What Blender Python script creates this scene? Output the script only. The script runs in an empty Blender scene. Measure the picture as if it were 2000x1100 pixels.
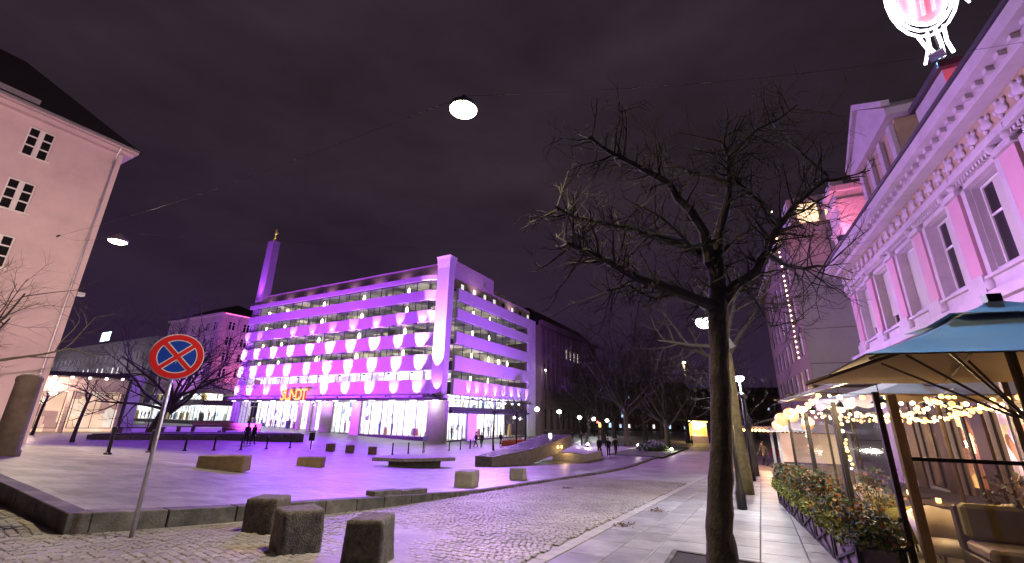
import bpy, bmesh, math, random
from mathutils import Vector, Matrix, noise as mnoise
R = math.radians
rnd = random.Random(7)
SC = bpy.context.scene
COL = SC.collection

# ------------------------------------------------------------------ camera
F, CX, CY, EYE = 831.0, 1000.0, 550.0, 1.75
UPV = Vector((46, 2607, -F)).normalized()
FWD = Vector((0, 0, -1)); YV = (FWD - UPV * FWD.dot(UPV)).normalized(); XV = YV.cross(UPV)
CM = Matrix((XV, YV, UPV))                       # camera axes -> world axes
cam = bpy.data.cameras.new('camera'); camo = bpy.data.objects.new('camera', cam); COL.objects.link(camo)
camo.matrix_world = Matrix.Translation((0, 0, EYE)) @ CM.to_4x4()
cam.sensor_width = 36; cam.lens = F / 2000 * 36; cam.clip_start = 0.05; cam.clip_end = 2000
SC.camera = camo

# ------------------------------------------------------------------ night sky
w = bpy.data.worlds.new('World'); SC.world = w; w.use_nodes = True
nt = w.node_tree; nt.nodes.clear()
wo = nt.nodes.new('ShaderNodeOutputWorld'); bg = nt.nodes.new('ShaderNodeBackground')
tc = nt.nodes.new('ShaderNodeTexCoord'); mp = nt.nodes.new('ShaderNodeMapping'); mp.inputs['Scale'].default_value = (1.2, 1.2, 3.0)
nz = nt.nodes.new('ShaderNodeTexNoise'); nz.inputs['Scale'].default_value = 1.8; nz.inputs['Detail'].default_value = 5; nz.inputs['Roughness'].default_value = .55
cr = nt.nodes.new('ShaderNodeValToRGB')
cr.color_ramp.elements[0].position = .3; cr.color_ramp.elements[0].color = (.0160, .0100, .0148, 1)
cr.color_ramp.elements[1].position = .75; cr.color_ramp.elements[1].color = (.041, .0260, .0385, 1)
sx = nt.nodes.new('ShaderNodeSeparateXYZ'); mr = nt.nodes.new('ShaderNodeMapRange')
mr.inputs['From Min'].default_value = .0; mr.inputs['From Max'].default_value = .5; mr.inputs['To Min'].default_value = 1; mr.inputs['To Max'].default_value = 0
mx = nt.nodes.new('ShaderNodeMix'); mx.data_type = 'RGBA'; mx.inputs['B'].default_value = (.026, .0125, .044, 1)   # violet city glow on low cloud
ml = nt.nodes.new('ShaderNodeMath'); ml.operation = 'MULTIPLY'; ml.inputs[1].default_value = .75
L = nt.links.new
L(tc.outputs['Generated'], mp.inputs['Vector']); L(mp.outputs['Vector'], nz.inputs['Vector']); L(nz.outputs['Fac'], cr.inputs['Fac'])
L(tc.outputs['Generated'], sx.inputs['Vector']); L(sx.outputs['Z'], mr.inputs['Value']); L(mr.outputs['Result'], ml.inputs[0]); L(ml.outputs[0], mx.inputs['Factor'])
L(cr.outputs['Color'], mx.inputs['A']); L(mx.outputs['Result'], bg.inputs['Color']); L(bg.outputs['Background'], wo.inputs['Surface'])
bg.inputs['Strength'].default_value = 1.0
vs = SC.view_settings; vs.view_transform = 'Standard'; vs.look = 'None'; vs.exposure = .05; vs.gamma = 1; vs.use_curve_mapping = False
SC.render.engine = 'CYCLES'; SC.cycles.use_denoising = True; SC.cycles.max_bounces = 4; SC.cycles.diffuse_bounces = 2; SC.cycles.glossy_bounces = 2; SC.cycles.transparent_max_bounces = 10; SC.cycles.use_adaptive_sampling = True; SC.cycles.adaptive_threshold = .02
SC.cycles.sample_clamp_indirect = 4.0; SC.cycles.caustics_reflective = False; SC.cycles.caustics_refractive = False

PURPLE = (.27, .045, 1.0); PINKW = (.80, .36, 1.0); WARM = (1.0, .80, .48); COOL = (.92, .95, 1.0)
def light(kind, name, loc, energy, col, parent=None, to=None, size=.1, angle=90, blend=.4):
    d = bpy.data.lights.new(name, kind); d.energy = energy; d.color = col
    if kind in ('SPOT', 'POINT'): d.shadow_soft_size = size
    if kind == 'SPOT': d.spot_size = R(angle); d.spot_blend = blend
    o = bpy.data.objects.new(name, d); COL.objects.link(o)
    o.location = loc
    if to is not None: o.rotation_euler = (Vector(to) - Vector(loc)).to_track_quat('-Z', 'Y').to_euler()
    if parent is not None:
        o.parent = parent
    return o

# ------------------------------------------------------------------ ground shape and pixel helpers
def sm(t):
    t = min(1, max(0, t)); return t * t * (3 - 2 * t)
def gz(x, y):
    yy = max(y, -20)
    if yy > 40: yy = 35
    elif yy > 30: yy = 30 + (yy - 30) - (yy - 30) ** 2 / 20
    return -0.055 * yy + sm((-x - .15 * max(y, 0)) / (12 + .3 * max(y, 0)))
def frame(az):
    a = R(az); return Vector((math.sin(a), math.cos(a), 0)), Vector((-math.cos(a), math.sin(a), 0))
AZ, AZR = 29.0, 25.3
r29, l29 = frame(AZ); r25, l25 = frame(AZR)
P0, S0 = -9.6, 3.4                                # plaza edge in the (s, p) frame of the square
def plaza_h(s): return .30 - .2 * sm((s - 8) / 8)
def surf(x, y):
    v = Vector((x, y, 0)); s = v.dot(r29); p = -v.dot(l29)
    return gz(x, y) + (plaza_h(s) if (p < P0 and s > S0) else .0)
def ray(px, py): return CM @ Vector((px - CX, CY - py, -F))
def G(px, py):
    """where the line of sight through a photo point meets the ground"""
    d = ray(px, py); d = d / math.hypot(d.x, d.y); t = 1.0
    while t < 400:
        q = d * t; q.z += EYE
        if q.z < surf(q.x, q.y): break
        t += .04
    q.z = surf(q.x, q.y); return q
def AT(px, py, y):
    d = ray(px, py); q = d * (y / d.y); q.z += EYE; return q
def W(s, p, z=None, fr=(r25, l25)):
    v = fr[0] * s - fr[1] * p
    v.z = surf(v.x, v.y) if z is None else z
    return v
RZ29, RZ25 = R(90 - AZ), R(90 - AZR)

# ------------------------------------------------------------------ materials
MATS = {}
def mat(name, col, rough=.7, metal=0, var=.18, scale=3.0, bump=.15, bscale=30, emit=None, es=0, spec=.4, objrand=0, detail=4):
    if name in MATS: return MATS[name]
    m = bpy.data.materials.new(name); m.use_nodes = True; t = m.node_tree; b = t.nodes['Principled BSDF']
    b.inputs['Roughness'].default_value = rough; b.inputs['Metallic'].default_value = metal; b.inputs['Specular IOR Level'].default_value = spec
    tc = t.nodes.new('ShaderNodeTexCoord')
    n = t.nodes.new('ShaderNodeTexNoise'); n.inputs['Scale'].default_value = scale; n.inputs['Detail'].default_value = detail; n.inputs['Roughness'].default_value = .65
    t.links.new(tc.outputs['Object'], n.inputs['Vector'])
    rp = t.nodes.new('ShaderNodeMapRange'); rp.inputs['From Min'].default_value = .3; rp.inputs['From Max'].default_value = .7
    rp.inputs['To Min'].default_value = 1 - var; rp.inputs['To Max'].default_value = 1 + var
    t.links.new(n.outputs['Fac'], rp.inputs['Value'])
    val = rp.outputs['Result']
    if objrand:
        oi = t.nodes.new('ShaderNodeObjectInfo'); r2 = t.nodes.new('ShaderNodeMapRange'); r2.inputs['To Min'].default_value = 1 - objrand; r2.inputs['To Max'].default_value = 1 + objrand
        t.links.new(oi.outputs['Random'], r2.inputs['Value']); mm = t.nodes.new('ShaderNodeMath'); mm.operation = 'MULTIPLY'
        t.links.new(val, mm.inputs[0]); t.links.new(r2.outputs['Result'], mm.inputs[1]); val = mm.outputs[0]
    vm = t.nodes.new('ShaderNodeVectorMath'); vm.operation = 'SCALE'; vm.inputs[0].default_value = col
    t.links.new(val, vm.inputs['Scale']); t.links.new(vm.outputs['Vector'], b.inputs['Base Color'])
    rr = t.nodes.new('ShaderNodeMapRange'); rr.inputs['To Min'].default_value = max(.03, rough - .12); rr.inputs['To Max'].default_value = min(1, rough + .12)
    t.links.new(n.outputs['Fac'], rr.inputs['Value']); t.links.new(rr.outputs['Result'], b.inputs['Roughness'])
    if bump:
        n2 = t.nodes.new('ShaderNodeTexNoise'); n2.inputs['Scale'].default_value = bscale; n2.inputs['Detail'].default_value = 3
        t.links.new(tc.outputs['Object'], n2.inputs['Vector'])
        bp = t.nodes.new('ShaderNodeBump'); bp.inputs['Strength'].default_value = bump; bp.inputs['Distance'].default_value = .02
        t.links.new(n2.outputs['Fac'], bp.inputs['Height']); t.links.new(bp.outputs['Normal'], b.inputs['Normal'])
    if emit:
        b.inputs['Emission Color'].default_value = (*emit, 1); b.inputs['Emission Strength'].default_value = es
    MATS[name] = m; return m
def glow(name, col, s):
    if name in MATS: return MATS[name]
    m = mat(name, (.7, .7, .7), .4, var=0, bump=0, emit=col, es=s); return m
def glass(name, tint=(.9, .93, .95), gl=.10, rough=.03):
    if name in MATS: return MATS[name]
    m = bpy.data.materials.new(name); m.use_nodes = True; t = m.node_tree; t.nodes.clear()
    o = t.nodes.new('ShaderNodeOutputMaterial'); a = t.nodes.new('ShaderNodeBsdfTransparent'); a.inputs[0].default_value = (*tint, 1)
    g = t.nodes.new('ShaderNodeBsdfGlossy'); g.inputs['Roughness'].default_value = rough; g.inputs['Color'].default_value = (.9, .9, .95, 1)
    lf = t.nodes.new('ShaderNodeLayerWeight'); lf.inputs['Blend'].default_value = .5; lw = t.nodes.new('ShaderNodeMath'); lw.operation = 'POWER'; lw.inputs[1].default_value = 5.0; t.links.new(lf.outputs['Facing'], lw.inputs[0])
    ad = t.nodes.new('ShaderNodeMath'); ad.operation = 'ADD'; ad.inputs[1].default_value = gl; ad.use_clamp = True
    mx = t.nodes.new('ShaderNodeMixShader'); t.links.new(lw.outputs[0], ad.inputs[0]); t.links.new(ad.outputs[0], mx.inputs[0])
    t.links.new(a.outputs[0], mx.inputs[1]); t.links.new(g.outputs[0], mx.inputs[2]); t.links.new(mx.outputs[0], o.inputs[0])
    MATS[name] = m; return m
def litroom(name, stops, s, scale=(1, 1, 1), contrast=(.0, 1.0), noise=.6):
    """the lit inside of a room seen through its windows: cells of differing brightness and colour"""
    if name in MATS: return MATS[name]
    m = bpy.data.materials.new(name); m.use_nodes = True; t = m.node_tree; b = t.nodes['Principled BSDF']
    tc = t.nodes.new('ShaderNodeTexCoord'); mp = t.nodes.new('ShaderNodeMapping'); mp.inputs['Scale'].default_value = scale
    v = t.nodes.new('ShaderNodeTexVoronoi'); v.inputs['Scale'].default_value = 1.0; v.distance = 'CHEBYCHEV'
    sp = t.nodes.new('ShaderNodeSeparateColor'); cr = t.nodes.new('ShaderNodeValToRGB'); cr.color_ramp.interpolation = 'CONSTANT'
    while len(cr.color_ramp.elements) < len(stops): cr.color_ramp.elements.new(.5)
    for i, (p, c) in enumerate(stops): cr.color_ramp.elements[i].position = p; cr.color_ramp.elements[i].color = (*c, 1)
    n = t.nodes.new('ShaderNodeTexNoise'); n.inputs['Scale'].default_value = noise; n.inputs['Detail'].default_value = 4
    rp = t.nodes.new('ShaderNodeMapRange'); rp.inputs['From Min'].default_value = .35; rp.inputs['From Max'].default_value = .65; rp.inputs['To Min'].default_value = contrast[0] * s; rp.inputs['To Max'].default_value = contrast[1] * s
    t.links.new(tc.outputs['Object'], mp.inputs[0]); t.links.new(mp.outputs[0], v.inputs['Vector']); t.links.new(v.outputs['Color'], sp.inputs[0]); t.links.new(sp.outputs[0], cr.inputs[0])
    t.links.new(tc.outputs['Object'], n.inputs['Vector']); t.links.new(n.outputs['Fac'], rp.inputs['Value'])
    t.links.new(cr.outputs[0], b.inputs['Emission Color']); t.links.new(rp.outputs[0], b.inputs['Emission Strength']); t.links.new(cr.outputs[0], b.inputs['Base Color'])
    MATS[name] = m; return m

# ------------------------------------------------------------------ mesh builder
class MB:
    def __init__(s): s.v = []; s.f = []; s.mi = []
    def add(s, vs, fs, mi=0):
        o = len(s.v); s.v += [tuple(a) for a in vs]; s.f += [tuple(i + o for i in f) for f in fs]; s.mi += [mi] * len(fs); return s
    def box(s, x0, x1, y0, y1, z0, z1, mi=0, f=None):
        c = [(x, y, z) for z in (z0, z1) for (x, y) in ((x0, y0), (x1, y0), (x1, y1), (x0, y1))]
        if f: c = [f(*q) for q in c]
        return s.add(c, [(3, 2, 1, 0), (4, 5, 6, 7), (0, 1, 5, 4), (1, 2, 6, 5), (2, 3, 7, 6), (3, 0, 4, 7)], mi)
    def quad(s, a, b, c, d, mi=0): return s.add([a, b, c, d], [(0, 1, 2, 3)], mi)
    def prism(s, poly, z0, z1, f=None, mi=0):
        n = len(poly); c = [(x, y, z0) for x, y in poly] + [(x, y, z1) for x, y in poly]
        if f: c = [f(*q) for q in c]
        return s.add(c, [tuple(range(n))[::-1], tuple(range(n, 2 * n))] + [(i, (i + 1) % n, n + (i + 1) % n, n + i) for i in range(n)], mi)
    def tube(s, pts, rad, n=6, cap=True, mi=0):
        pts = [Vector(p) for p in pts]
        if not isinstance(rad, (list, tuple)): rad = [rad] * len(pts)
        d = (pts[1] - pts[0]).normalized(); a = d.orthogonal().normalized(); vs = []
        for i, p in enumerate(pts):
            nd = (pts[min(i + 1, len(pts) - 1)] - pts[max(i - 1, 0)]).normalized()
            a = (a - nd * a.dot(nd));  a = a.normalized() if a.length > 1e-6 else nd.orthogonal().normalized()
            b = nd.cross(a)
            for k in range(n):
                t = 2 * math.pi * k / n; vs.append(p + (a * math.cos(t) + b * math.sin(t)) * rad[i])
        fs = [(i * n + k, i * n + (k + 1) % n, (i + 1) * n + (k + 1) % n, (i + 1) * n + k) for i in range(len(pts) - 1) for k in range(n)]
        if cap: fs += [tuple(range(n))[::-1], tuple((len(pts) - 1) * n + k for k in range(n))]
        return s.add(vs, fs, mi)
    def lathe(s, prof, n=16, c=(0, 0, 0), mi=0, f=None):
        vs = []
        for r, z in prof:
            for k in range(n):
                t = 2 * math.pi * k / n; q = (c[0] + r * math.cos(t), c[1] + r * math.sin(t), c[2] + z); vs.append(f(*q) if f else q)
        m = len(prof)
        fs = [(i * n + k, i * n + (k + 1) % n, (i + 1) * n + (k + 1) % n, (i + 1) * n + k) for i in range(m - 1) for k in range(n)]
        fs += [tuple(range(n))[::-1], tuple((m - 1) * n + k for k in range(n))]
        return s.add(vs, fs, mi)
    def ball(s, c, r, n=10, sq=(1, 1, 1), mi=0):
        c = Vector(c); m = max(4, n // 2); prof = [(max(.001, math.sin(math.pi * i / m)) * r, -math.cos(math.pi * i / m) * r) for i in range(m + 1)]
        return s.lathe(prof, n, mi=mi, f=lambda x, y, z: (c.x + x * sq[0], c.y + y * sq[1], c.z + z * sq[2]))
    def mesh(s, name, mats, smooth=False):
        m = bpy.data.meshes.new(name); m.from_pydata(s.v, [], s.f)
        for q in (mats if isinstance(mats, (list, tuple)) else [mats]): m.materials.append(q)
        if any(s.mi): m.polygons.foreach_set('material_index', s.mi)
        if smooth: m.polygons.foreach_set('use_smooth', [True] * len(m.polygons))
        m.update(); return m
    def build(s, name, mats, parent=None, loc=(0, 0, 0), rz=0, smooth=False, bevel=0):
        me = s.mesh(name, mats, smooth)
        if bevel:
            b = bmesh.new(); b.from_mesh(me); bmesh.ops.recalc_face_normals(b, faces=b.faces)
            bmesh.ops.bevel(b, geom=[e for e in b.edges if len(e.link_faces) == 2 and e.calc_face_angle(0) > .5], offset=bevel, segments=1, affect='EDGES', profile=.5); b.to_mesh(me); b.free()
        return obj(name, me, parent, loc, rz)
def obj(name, me, parent=None, loc=(0, 0, 0), rz=0):
    o = bpy.data.objects.new(name, me); COL.objects.link(o); o.location = loc; o.rotation_euler = (0, 0, rz)
    if parent is not None: o.parent = parent
    return o
def tag(o, label, cat, group=None, kind=None):
    o['label'] = label
    if cat: o['category'] = cat
    if group: o['group'] = group
    if kind: o['kind'] = kind
    return o
def thing(name, label, cat, loc=(0, 0, 0), rz=0, group=None):
    o = bpy.data.objects.new(name, None); COL.objects.link(o); o.location = loc; o.rotation_euler = (0, 0, rz); o.empty_display_size = .3
    return tag(o, label, cat, group)
def struct(o, label=None):
    o['kind'] = 'structure'
    if label: o['label'] = label
    return o
def copy_tree(o, parent=None):
    c = o.copy(); COL.objects.link(c)
    if parent is not None: c.parent = parent
    for ch in list(o.children): copy_tree(ch, c)
    return c
def wall(mb, f, u0, u1, z0, z1, ops, d=0.0, depth=.3, mi=0):
    """a wall sheet with real openings and reveals; ops = [(u0,u1,z0,z1)]"""
    us = sorted({u0, u1, *[o[0] for o in ops], *[o[1] for o in ops]}); zs = sorted({z0, z1, *[o[2] for o in ops], *[o[3] for o in ops]})
    us = [u for u in us if u0 <= u <= u1]; zs = [z for z in zs if z0 <= z <= z1]
    for a, b in zip(us, us[1:]):
        for c, e in zip(zs, zs[1:]):
            m, n = (a + b) / 2, (c + e) / 2
            if any(o[0] < m < o[1] and o[2] < n < o[3] for o in ops): continue
            mb.quad(f(a, d, c), f(b, d, c), f(b, d, e), f(a, d, e), mi)
    for a, b, c, e in ops:
        mb.quad(f(a, d, c), f(a, d - depth, c), f(a, d - depth, e), f(a, d, e), mi); mb.quad(f(b, d, c), f(b, d - depth, c), f(b, d - depth, e), f(b, d, e), mi)
        mb.quad(f(a, d, c), f(b, d, c), f(b, d - depth, c), f(a, d - depth, c), mi); mb.quad(f(a, d, e), f(b, d, e), f(b, d - depth, e), f(a, d - depth, e), mi)

# ------------------------------------------------------------------ shared materials
m_asph = mat('street_stone', (.30, .275, .26), .62, var=.3, scale=.35, bump=.5, bscale=9)
m_sett = mat('granite_sett', (.33, .295, .275), .55, var=.22, scale=9, bump=.35, bscale=40, objrand=.2)
m_joint = mat('sand_joint', (.12, .108, .09), .9, var=.3, scale=2, bump=.3)
m_plaza = mat('plaza_granite', (.27, .255, .24), .42, var=.38, scale=.30, bump=.15, bscale=7, detail=7)
def slab_joints(m, w_, h_, rot, tone):
    t = m.node_tree; b = t.nodes['Principled BSDF']; src = b.inputs['Base Color'].links[0].from_socket
    tc = t.nodes.new('ShaderNodeTexCoord'); mp = t.nodes.new('ShaderNodeMapping'); mp.inputs['Rotation'].default_value = (0, 0, rot)
    br = t.nodes.new('ShaderNodeTexBrick'); br.inputs['Scale'].default_value = 1; br.inputs['Brick Width'].default_value = w_; br.inputs['Row Height'].default_value = h_; br.inputs['Mortar Size'].default_value = .012; br.inputs['Mortar Smooth'].default_value = .3
    br.inputs['Color1'].default_value = (1 - tone, 1 - tone, 1 - tone, 1); br.inputs['Color2'].default_value = (1 + tone, 1 + tone, 1 + tone * .9, 1); br.inputs['Mortar'].default_value = (.5, .48, .46, 1)
    mu = t.nodes.new('ShaderNodeMix'); mu.data_type = 'RGBA'; mu.blend_type = 'MULTIPLY'; mu.inputs['Factor'].default_value = 1
    st = t.nodes.new('ShaderNodeTexNoise'); st.inputs['Scale'].default_value = 1.7; st.inputs['Detail'].default_value = 8; st.inputs['Roughness'].default_value = .7; sr = t.nodes.new('ShaderNodeMapRange'); sr.inputs['From Min'].default_value = .42; sr.inputs['From Max'].default_value = .56; sr.inputs['To Min'].default_value = .68; sr.inputs['To Max'].default_value = 1.05
    sv = t.nodes.new('ShaderNodeVectorMath'); sv.operation = 'SCALE'
    t.links.new(tc.outputs['Object'], mp.inputs[0]); t.links.new(mp.outputs[0], br.inputs['Vector']); t.links.new(src, mu.inputs['A']); t.links.new(br.outputs['Color'], mu.inputs['B'])
    t.links.new(tc.outputs['Object'], st.inputs['Vector']); t.links.new(st.outputs['Fac'], sr.inputs['Value']); t.links.new(mu.outputs['Result'], sv.inputs[0]); t.links.new(sr.outputs['Result'], sv.inputs['Scale']); t.links.new(sv.outputs['Vector'], b.inputs['Base Color'])
slab_joints(m_plaza, 1.2, .6, -R(61), .16)
m_kerb = mat('kerb_granite', (.10, .088, .072), .75, var=.35, scale=3, bump=.5, objrand=.2)
m_slab = mat('pavement_slab', (.27, .26, .26), .5, var=.3, scale=2.2, bump=.2, objrand=.22, detail=8)
m_gran = mat('rough_granite', (.115, .098, .078), .85, var=.55, scale=11, bump=1.0, bscale=38, detail=10)
m_gran2 = mat('cut_granite', (.33, .31, .28), .7, var=.25, scale=4, bump=.35, bscale=20)
m_dark = mat('dark_metal', (.025, .025, .028), .45, metal=.4, var=.1, bump=.05)
m_steel = mat('galvanised_steel', (.55, .55, .56), .38, metal=.8, var=.15, scale=12, bump=.05)
m_black = mat('black_paint', (.012, .012, .014), .5, var=.1, bump=.05)
def weather(m, scale=.5, lo=.72, hi=1.12, tint=(1, 1, 1)):
    t = m.node_tree; b = t.nodes['Principled BSDF']; src = b.inputs['Base Color'].links[0].from_socket; g = t.nodes.new('ShaderNodeNewGeometry')
    st = t.nodes.new('ShaderNodeTexNoise'); st.inputs['Scale'].default_value = scale; st.inputs['Detail'].default_value = 9; st.inputs['Roughness'].default_value = .72
    sr = t.nodes.new('ShaderNodeMapRange'); sr.inputs['From Min'].default_value = .4; sr.inputs['From Max'].default_value = .6; sr.inputs['To Min'].default_value = lo; sr.inputs['To Max'].default_value = hi
    sv = t.nodes.new('ShaderNodeVectorMath'); sv.operation = 'SCALE'; t.links.new(g.outputs['Position'], st.inputs['Vector']); t.links.new(st.outputs['Fac'], sr.inputs['Value']); t.links.new(src, sv.inputs[0]); t.links.new(sr.outputs['Result'], sv.inputs['Scale']); t.links.new(sv.outputs['Vector'], b.inputs['Base Color'])
weather(m_sett, .45, .70, 1.15); weather(m_slab, .6, .70, 1.12); weather(m_asph, .4, .75, 1.15); weather(m_kerb, 2.0, .6, 1.3)
m_bark = mat('bark', (.050, .040, .030), .9, var=.45, scale=8, bump=1.0, bscale=25)
m_barkm = mat('mossy_bark', (.12, .105, .055), .9, var=.4, scale=5, bump=1.0, bscale=22)
m_twig = mat('twig_bark', (.038, .031, .026), .9, var=.3, scale=10, bump=.2)
m_glass = glass('window_glass')
m_white = mat('white_paint', (.75, .74, .72), .5, var=.06, scale=2, bump=.05)

# ================================================================== GROUND
def sheet(name, m, us, vs, f):
    mb = MB(); nu, nv = len(us), len(vs)
    pts = [f(a, b) for a in us for b in vs]
    mb.add(pts, [(i * nv + j, (i + 1) * nv + j, (i + 1) * nv + j + 1, i * nv + j + 1) for i in range(nu - 1) for j in range(nv - 1)])
    return mb.build(name, m, smooth=True)
def rng(a, b, st):
    n = max(1, round((b - a) / st)); return [a + (b - a) * i / n for i in range(n + 1)]
gx = [-420, -300, -200] + rng(-140, 140, 4) + [200, 300, 420]; gy = [-80, -40] + rng(-16, 130, 3) + [160, 220, 300, 420]
ground = struct(sheet('ground', m_asph, gx, gy, lambda x, y: (x, y, gz(x, y))))
def SP(s, p, dz=0.0):
    v = r29 * s - l29 * p; return (v.x, v.y, gz(v.x, v.y) + dz)
ss = rng(S0, 30, 1.2) + rng(33, 150, 4); pp = rng(-150, -40, 5) + rng(-37, P0, 1.2)
plaza = struct(sheet('plaza', m_plaza, ss, pp, lambda s, p: SP(s, p, plaza_h(s))))
mb = MB()
# kerb stones of the raised square: dark granite, one stone after another
def kerb(s0, p0, s1, p1, ws, wp, h0, h1):
    mb = MB(); j = rnd.uniform(-.008, .008); g = .012
    ds, dp = s1 - s0, p1 - p0; n = math.hypot(ds, dp); ds, dp = ds / n * g, dp / n * g
    a, b = (s0 + ds, p0 + dp), (s1 - ds, p1 - dp)
    base = [SP(a[0], a[1], -.12), SP(b[0], b[1], -.12), SP(b[0] + ws, b[1] + wp, -.12), SP(a[0] + ws, a[1] + wp, -.12)]
    top = [SP(a[0], a[1], h0 + j), SP(b[0], b[1], h1 + j), SP(b[0] + ws, b[1] + wp, h1 + j), SP(a[0] + ws, a[1] + wp, h0 + j)]
    mb.add(base + top, [(3, 2, 1, 0), (4, 5, 6, 7), (0, 1, 5, 4), (1, 2, 6, 5), (2, 3, 7, 6), (3, 0, 4, 7)])
    return mb.build('kerb_stone', m_kerb, plaza, bevel=.012)
s = S0 - .02
while s < 58:
    e = s + rnd.uniform(.95, 1.35); kerb(s, P0, e, P0, 0, .30, plaza_h(s) + .012, plaza_h(e) + .012); s = e
p = P0 + .30
while p > -40:
    e = p - rnd.uniform(.95, 1.35); kerb(S0, p, S0, e, -.30, 0, .312, .312); p = e
# a short tall kerb block closing the high part, stepped down to the low kerb
for (a, b, h) in ((9.6, 10.7, .40), (10.7, 11.9, .36)): kerb(a, P0 + .05, b, P0 + .05, 0, -.36, h, h)

# cobbled street: real setts, the largest in view as parts, the rest as one mass
setts_all = []
def fan(s, p): return .10 * abs(math.sin((p + 9.3) * 1.25)) - .05
s = -3.0; row = 0
def add_field(sa, sb, pa, pb):
    s = sa; row = 0
    while s < sb:
        p = pa + (.07 if row % 2 else 0)
        while p < pb:
            wdt = rnd.uniform(.105, .14)
            if p + wdt < pb: setts_all.append((s + fan(s, p) + rnd.uniform(-.008, .008), p + wdt / 2, .055 + rnd.uniform(-.008, .004), wdt / 2 - .008))
            p += wdt
        s += .128; row += 1
add_field(-2.0, 25.0, P0 + .36, -3.45); add_field(-3.0, S0 - .42, -17.0, P0 + .30)
def topx(v):
    c = CM.transposed() @ (Vector(v) - Vector((0, 0, EYE)))
    return (CX + F * c.x / -c.z, CY - F * c.y / -c.z) if c.z < -.1 else (-9, -9)
vis = []
for i, (s, p, hs, hp) in enumerate(setts_all):
    q = SP(s, p); x, y = topx(q)
    if 0 < x < 2000 and 0 < y < 1100: vis.append(((q[0] ** 2 + q[1] ** 2), i))
near = {i for _, i in sorted(vis)[:300]}
def sett_pts(hs, hp, z, k=.72):
    b = [(-hs, -hp, 0), (hs, -hp, 0), (hs, hp, 0), (-hs, hp, 0)]
    return b + [(x, y, z * .75) for x, y, _ in b] + [(x * k, y * k, z) for x, y, _ in b]
SETT_F = [(0, 1, 5, 4), (1, 2, 6, 5), (2, 3, 7, 6), (3, 0, 4, 7), (4, 5, 9, 8), (5, 6, 10, 9), (6, 7, 11, 10), (7, 4, 8, 11), (8, 9, 10, 11)]
sett_me = []
for k in range(5):
    mbk = MB().add(sett_pts(.054, rnd.uniform(.046, .060), .034 + .003 * k), SETT_F); sett_me.append(mbk.mesh('sett', m_sett))
big = MB()
for i, (s, p, hs, hp) in enumerate(setts_all):
    z = SP(s, p)
    if i in near:
        o = obj('sett', sett_me[i % 5], ground, z, RZ29 + rnd.uniform(-.12, .12))
    else:
        a = rnd.uniform(-.1, .1); ca, sa = math.cos(a), math.sin(a); pts = []
        for x, y, h in sett_pts(hs, hp, rnd.uniform(.03, .047)):
            v = r29 * (x * ca - y * sa) + l29 * (x * sa + y * ca); pts.append((z[0] + v.x, z[1] + v.y, z[2] + h))
        big.add(pts, SETT_F)
o = big.build('cobble_setts', m_sett, ground); o['kind'] = 'stuff'

# pavement on the right: large slabs laid one by one, edged by a narrow kerb row
pavement = struct(sheet('pavement', m_joint, rng(0, 60, 2), rng(-3.4, 12, 1.5), lambda s, p: SP(s, p, .012)))
def flat_piece(name, m, s0, s1, p0, p1, z, par):
    mb = MB(); j = rnd.uniform(-.002, .003); k = .012
    lo = [SP(s0, p0, 0), SP(s1, p0, 0), SP(s1, p1, 0), SP(s0, p1, 0)]
    md = [(x, y, q + z - .008 + j) for x, y, q in lo]
    up = [SP(s0 + k, p0 + k, z + j), SP(s1 - k, p0 + k, z + j), SP(s1 - k, p1 - k, z + j), SP(s0 + k, p1 - k, z + j)]
    mb.add(lo + md + up, SETT_F); return mb.build(name, m, par)
s = 2.0
while s < 46:
    e = s + 1.0; flat_piece('edge_stone', m_gran2, s + .006, e - .006, -3.40, -3.16, .05, pavement); s = e
rows = [-3.14, -2.45, -1.85, -.95, -.25, .45, 1.15, 2.0]
for a, b in zip(rows, rows[1:]):
    s = 3.0 + rnd.uniform(0, .8)
    while s < 40 if b < 1.0 else s < 26:
        e = s + rnd.choice((.8, 1.0, 1.25)) * (1 if s < 20 else 1.5)
        flat_piece('paving_slab', m_slab, s + .007, e - .007, a + .007, b - .007, .046, pavement); s = e

# ================================================================== DEPARTMENT STORE
C = G(868, 864); C.z = gz(C.x, C.y)
store = thing('department_store', 'purple floodlit department store with banded windows, corner pylon and slim tower', 'building', C, RZ29)
FL = lambda u, d, z: (-d, u, z)
FR = lambda u, d, z: (u, -d, z)
m_band = mat('pale_render', (.68, .66, .66), .75, var=.05, scale=.6, bump=.08)
m_stone = mat('pinkish_stone', (.55, .48, .45), .7, var=.1, scale=1.5, bump=.1)
m_mull = mat('window_metal', (.08, .08, .09), .4, metal=.5, var=.1, bump=0)
m_plinth = mat('dark_plinth', (.05, .045, .05), .5, var=.2, bump=.1)
m_office = litroom('office_interior', [(0, (.07, .06, .07)), (.3, (.16, .14, .13)), (.55, (.32, .28, .22)), (.8, (.10, .09, .11)), (.92, (.50, .44, .32))], 1.3, (.32, .32, .9), (.25, 1.25), .35)
m_officeP = litroom('bright_office_interior', [(0, (.75, .62, .8)), (.3, (.95, .85, .95)), (.6, (.45, .4, .5)), (.8, (1, .95, .9))], 1.1, (.5, .5, 1.4), (.5, 1.2), .5)
m_shop = litroom('shop_interior', [(0, (1, .98, .92)), (.26, (.85, .95, 1)), (.42, (.98, .92, .72)), (.54, (.62, .68, .70)), (.60, (.95, .97, 1)), (.80, (.82, .9, .82)), (.90, (.22, .30, .52)), (.93, (.95, .8, .45)), (.975, (.2, .2, .22))], 1.1, (1.6, 1.6, 1.1), (.6, 1.3), 1.1)
m_shopw = glow('shop_back_wall', (1.0, .98, .93), 1.5)
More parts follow.
